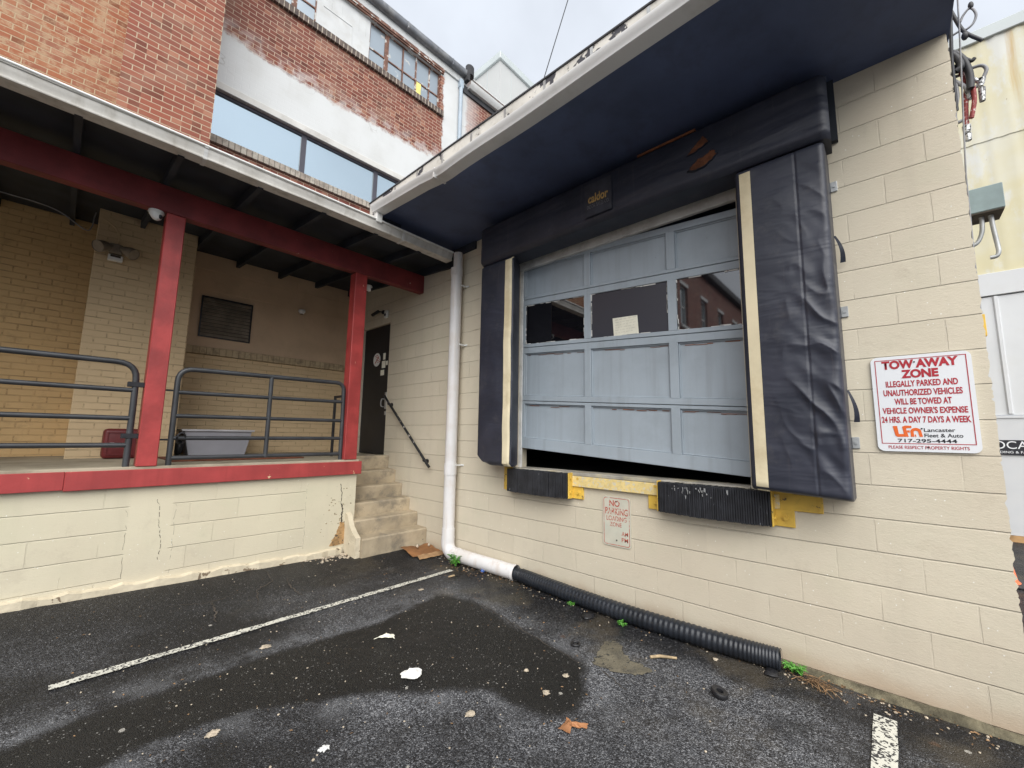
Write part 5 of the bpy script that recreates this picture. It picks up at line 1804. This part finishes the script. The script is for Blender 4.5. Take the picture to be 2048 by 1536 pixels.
tag(oh.build('overhead_wire', M_cable, smooth=60), 'single overhead wire slanting across the open sky above the soffit', 'wire')

eb = thing('electrical_box', 'grey green electrical enclosure with bent conduits beyond the wall corner', 'electrical box', (4.2, -.55, 1.6))
b = MB()
b.box(4.0, 4.20, -.655, -.4405, 1.525, 1.695, .004)
part(b, 'enclosure', M_box, eb)
b = MB()
b.box(4.004, 4.196, -.651, -.445, 1.515, 1.5245)
b.tube([(4.06, -.505, 1.50), (4.02, -.50, 1.535)], .012, 8)
part(b, 'bottom_plate', M_crackdark, eb)
for pts in ([(-.557, 1.525), (-.556, 1.46), (-.548, 1.40), (-.525, 1.345), (-.486, 1.325), (-.446, 1.32)], [(-.598, 1.525), (-.603, 1.42), (-.611, 1.30), (-.612, 1.255), (-.600, 1.228), (-.572, 1.225)]):
    b = MB(); b.tube(sm(X3(4.08, pts), 6), .0125, 10); part(b, 'conduit', M_galv, eb, 60)

tc = thing('traffic_cone', 'orange traffic cone half hidden by the far corner of the block wall', 'cone', (7.21, -.76, G))
b = MB()
b.box(7.0, 7.42, -.97, -.55, G, G+.028, .008)
part(b, 'base', M_rubber, tc)
b = MB()
b.tube([(7.21, -.76, G+.028), (7.21, -.76, G+.05), (7.21, -.76, G+.68), (7.21, -.76, G+.70)], [.165, .145, .035, .028], 24)
part(b, 'body', M_cone, tc, 50)

# ------------------------------------------------------------------ litter, weeds and debris on the lot
def flat_scrap(name, label, cat, pts, mat, h=.012, seed=1, amp=.006, crumple=.008):
    """a scrap of sheet lying on the ground, crumpled so that its edges lift"""
    cx = sum(p[0] for p in pts)/len(pts); cy = sum(p[1] for p in pts)/len(pts)
    q = jag(pts, amp, 4, seed)
    b = MB()
    rings = []
    for f in (1.0, .72, .42, .15):
        r = []
        for x, y in q:
            X_, Y_ = cx+(x-cx)*f, cy+(y-cy)*f
            z = gz(X_, Y_)+.006+crumple*(.5+.5*mnoise.noise(Vector((X_*22, Y_*22, seed*3))))+(crumple*.6 if f == .42 else 0)
            r.append(Vector((X_, Y_, z)))
        rings.append(r)
    under = [Vector((p.x, p.y, p.z-.003)) for p in rings[0]]
    b.rings([under]+rings)
    return tag(b.build(name, mat, smooth=40), label, cat)


flat_scrap('crumpled_tissue', 'white crumpled tissue lying on the dark asphalt patch', 'litter', [(1.62, 2.38), (1.65, 2.43), (1.72, 2.44), (1.76, 2.37), (1.73, 2.32), (1.68, 2.30)], M_tissue, crumple=.022, seed=3)
flat_scrap('paper_scrap', 'grey folded paper scrap with a thin tail near the parking line', 'litter', [(1.76, 2.965), (1.83, 2.925), (1.875, 2.86), (1.90, 2.93), (1.86, 2.955), (1.80, 2.955)], M_paper, crumple=.016, seed=5)
flat_scrap('paper_scrap', 'brown forked paper scrap at the edge of the dark patch', 'litter', [(1.93, 1.40), (2.0, 1.40), (2.035, 1.42), (2.03, 1.385), (2.07, 1.305), (2.04, 1.295), (2.0, 1.365), (1.95, 1.34)], M_brownpaper, crumple=.014, seed=6)
for i, (x, y, r, lab) in enumerate(((.696, 2.658, .026, 'white smeared wrapper on the left of the dark patch'), (1.70, 1.83, .025, 'small white scrap below the crumpled tissue'),
        (2.14, 1.64, .022, 'round pale scrap near the corner of the dark patch'), (2.37, 1.66, .020, 'cream scrap between the tissue and the rubber disc'), (1.04, 2.15, .022, 'bluish white disc on the rough asphalt'),
        (2.24, 1.88, .014, 'tiny white fleck right of the tissue'), (3.26, 1.02, .016, 'pale flake beyond the black rubber disc'), (1.17, 3.42, .03, 'pale flat scrap between the parking line and the dark patch'), (2.6, 3.55, .022, 'pale oval scrap beside the end of the parking line'))):
    pts = [(x+r*math.cos(a)*1.2, y+r*math.sin(a)) for a in [2*math.pi*k/6 for k in range(6)]]
    flat_scrap('litter_scrap', lab, 'litter', pts, M_white if i == 4 else M_pebble, crumple=.004, seed=20+i, amp=r*.35)

rf = thing('rubber_disc', 'round black rubber disc with a hollow centre lying on the asphalt', 'rubber part', (2.843, .878, G))
b = MB()
prof = [(.020, .004), (.020, .026), (.030, .030), (.044, .030), (.048, .024), (.048, .006), (.044, .0)]
T = Matrix.Translation((2.843, .878, G+.006)) @ Matrix.Rotation(RAD(14), 4, 'X')
rs = [[T @ Vector((r*math.cos(a), r*math.sin(a), z)) for a in [2*math.pi*k/24 for k in range(24)]] for r, z in prof+[prof[0]]]
b.rings(rs, True, False)
part(b, 'ring', M_rubber, rf, 40)
r2 = MB()
r2.tube([(2.75+.03*math.cos(a), 1.837+.03*math.sin(a), G+.012) for a in [2*math.pi*k/16 for k in range(17)]], .009, 8)
tag(r2.build('rubber_ring', M_rubber, smooth=60), 'small thin black rubber ring beside the tan concrete patch', 'rubber part')
sk = MB()
sk.tube([(2.955, 1.355, G+.014), (3.01, 1.31, G+.016), (3.07, 1.215, G+.014)], [.010, .011, .008], 7)
tag(sk.build('wood_stick', M_stick, smooth=60), 'short dry wooden stick on the silty asphalt', 'stick')
chip = MB()
chip.box(3.02, 3.10, 3.63, 3.655, G+.002, G+.014, .003)
tag(chip.build('wood_chip', M_stick), 'tan wood chip just past the end of the parking line', 'stick')

cb = thing('cardboard_sheet', 'soggy brown cardboard crumpled at the foot of the stairs', 'cardboard', (3.3, 4.55, gz(3.3, 4.55)))
b = MB()
def card(u, v):
    x = 3.10+.42*u; y = 4.73-.30*v-.05*u
    return Vector((x, y, gz(x, y)+.012+.030*abs(math.sin(u*5+v*2))*(1-v)+.05*max(0, .25-u)*(1-v)*3+.012*mnoise.noise(Vector((u*5, v*5, 1)))))
b.grid(18, 12, card)
part(b, 'sheet', M_card, cb, 60)
b = MB()
def flap(u, v):
    x = 3.14+.36*u-.03*v; y = 4.40-.10*v-.02*u
    return Vector((x, y, gz(x, y)+.030-.014*v+.010*mnoise.noise(Vector((u*6, v*3, 4)))))
b.grid(16, 4, flap)
part(b, 'torn_flap', std('pale_card_edge', (0.33, 0.20, 0.10), 0.8, 0.2, 12.0), cb, 60)
for c in ((3.30, 4.62), (3.45, 4.58)):
    b = MB()
    b.ball((c[0], c[1], gz(*c)+.055), .018, (1.1, .8, 1.3), 2)
    part(b, 'paper_wad', M_pebble, cb)


def weed(name, label, x, y, n, h, spread, leaf, seed):
    rnd = random.Random(seed)
    t = thing(name, label, 'weed', (x, y, gz(x, y)))
    b = MB(); lf = MB()
    for k in range(n):
        a = rnd.uniform(0, 6.28); s_ = spread*rnd.uniform(.4, 1)
        top = Vector((x+s_*math.cos(a), y+s_*math.sin(a), gz(x, y)+h*rnd.uniform(.5, 1)))
        base = Vector((x+rnd.uniform(-.01, .01), y+rnd.uniform(-.01, .01), gz(x, y)-.002))
        mid = base.lerp(top, .55)+Vector((0, 0, h*.12))
        P = sm([base, mid, top], 4)
        b.tube(P, .0028, 5)
        for j, p in enumerate(P[2:]):
            for sgn in (-1, 1):
                d = Vector((math.cos(a+sgn*rnd.uniform(.5, 1.3)), math.sin(a+sgn*rnd.uniform(.5, 1.3)), rnd.uniform(-.25, .45))).normalized()
                L = leaf*rnd.uniform(.6, 1.15)
                w = d.cross(Vector((0, 0, 1))).normalized()*L*.17
                q0, q1, q2 = p, p+d*L*.45+Vector((0, 0, L*.06)), p+d*L-Vector((0, 0, L*.10))
                lf.poly([q0, q1+w, q2]); lf.poly([q0, q2, q1-w])
    part(b, 'stem', M_leaf, t)
    part(lf, 'leaves', M_leaf, t)


weed('green_weed', 'bright green leafy weed growing against the white ground pipe', 3.335, 3.90, 9, .15, .075, .065, 1)
weed('green_weed', 'low green weed at the open end of the corrugated hose', 3.475, .575, 8, .05, .07, .045, 2)
weed('green_weed', 'small green sprig beside the middle of the corrugated hose', 3.285, 1.74, 4, .035, .03, .03, 3)
weed('green_weed', 'tiny green sprig in the silt near the start of the hose', 3.335, 2.28, 4, .035, .035, .03, 4)

tg = MB()
rnd = random.Random(12)
for k in range(26):
    a = rnd.gauss(.5, .8); L = rnd.uniform(.03, .10)
    c = Vector((3.375+rnd.gauss(0, .035), .47+rnd.gauss(0, .045), G+rnd.uniform(.004, .02)))
    d = Vector((math.cos(a), math.sin(a), rnd.uniform(-.15, .25)))*L
    tg.tube(sm([c-d, c+Vector((rnd.uniform(-.01, .01), rnd.uniform(-.01, .01), .01)), c+d], 3), rnd.uniform(.0012, .0026), 4)
tag(tg.build('dead_roots', M_litter), 'knot of dead brown roots near the foot of the block wall', 'debris')
bt = MB()
bt.ball((3.40, 3.50, G+.022), .026, (1.5, .9, .8), 2)
tag(bt.build('crushed_cup', M_blue, smooth=60), 'crushed blue plastic scrap under the white ground pipe', 'litter')
rk = MB()
for c, r, q in (((3.475, 2.42, G+.045), .055, (1.2, 1.1, .8)), ((3.495, 2.30, G+.055), .045, (.9, 1.1, 1.0))):
    rk.ball(c, r, q, 2)
for v in rk.bm.verts: v.co += v.co.normalized()*0+Vector((mnoise.noise(v.co*22), mnoise.noise(v.co*22+Vector((5, 0, 0))), mnoise.noise(v.co*22+Vector((0, 9, 0)))))*.016
tag(rk.build('old_rag', std('muddy_grey_rag', (0.12, 0.11, 0.09), 0.95, 0.35, 20.0), smooth=70), 'muddy grey rag wedged between hose and block wall', 'debris')
for (x, y, r, lab) in ((3.235, 2.03, .05, 'flat black rubber lump beside the middle of the hose'), (3.345, .70, .045, 'flat black rubber lump under the open end of the hose')):
    lump = MB()
    lump.ball((x, y, G+.010), r, (1.4, 1.0, .35), 2)
    for v in lump.bm.verts: v.co += Vector((mnoise.noise(v.co*25), mnoise.noise(v.co*25+Vector((5, 0, 0))), 0))*.015
    tag(lump.build('rubber_lump', M_rubber, smooth=60), lab, 'debris')

# crumbled render at the dock corner, grit along the walls, fallen leaf bits: nobody could count them
rnd = random.Random(77)
gr_ = MB()
def grit(x, y, r, lift=0):
    m_ = Matrix.Translation((x, y, gz(x, y)+r*.4+lift)) @ Matrix.Rotation(rnd.uniform(0, 6), 4, 'Z') @ Matrix.Diagonal((rnd.uniform(.7, 1.5), rnd.uniform(.7, 1.3), rnd.uniform(.4, .9), 1))
    bmesh.ops.create_icosphere(gr_.bm, subdivisions=1, radius=r, matrix=m_)
for k in range(170):
    grit(rnd.gauss(2.52, .16), 5.035-abs(rnd.gauss(0, .085)), rnd.uniform(.004, .017)*rnd.choice((.6, 1, 1.4)))
for k in range(260):
    grit(rnd.uniform(.2, 3.1), rnd.uniform(.6, 4.9), rnd.uniform(.0025, .0065))
for k in range(170):
    y = rnd.uniform(-.3, 4.6); grit(3.46-abs(rnd.gauss(0, .10)), y, rnd.uniform(.003, .009))
tag(gr_.build('loose_grit', M_pebble), kind='stuff')
lf_ = MB()
def leafbit(x, y, L):
    a = rnd.uniform(0, 6.28); d = Vector((math.cos(a), math.sin(a), 0)); w = Vector((-d.y, d.x, 0))*L*rnd.uniform(.12, .3)
    c = Vector((x, y, gz(x, y)+.007)); up = Vector((0, 0, rnd.uniform(0, L*.25)))
    lf_.poly([c-d*L*.5, c+w+up, c+d*L*.5, c-w])
for k in range(220):
    leafbit(rnd.uniform(.1, 3.2), rnd.uniform(1.0, 4.95), rnd.uniform(.008, .024))
for k in range(520):
    y = rnd.uniform(-.3, 4.5); leafbit(3.50-abs(rnd.gauss(0, .09)), y, rnd.uniform(.008, .03))
for k in range(150):
    leafbit(rnd.gauss(3.35, .15), rnd.gauss(3.75, .35), rnd.uniform(.01, .03))
for k in range(120):
    leafbit(rnd.gauss(2.5, .2), 5.03-abs(rnd.gauss(0, .07)), rnd.uniform(.008, .022))
tag(lf_.build('leaf_litter', M_litter), kind='stuff')
ms = MB()
n = 120
rows = []
for i in range(n+1):
    y = -.42+4.3*i/n
    w = .030+.035*abs(mnoise.noise(Vector((y*2.3, 3, 0))))+.025*max(0, 1-abs(y-.1)/.7)
    h = .018+.020*abs(mnoise.noise(Vector((y*3.1, 8, 0))))
    rows.append([(D-.001, y, G+h+.01), (D-w*.5, y, G+h*.8), (D-w, y, G+.006), (D-w-.01, y, G-.01)])
ms.rings(rows, False, False)
tag(ms.build('mossy_edge', M_moss, smooth=60), kind='stuff')
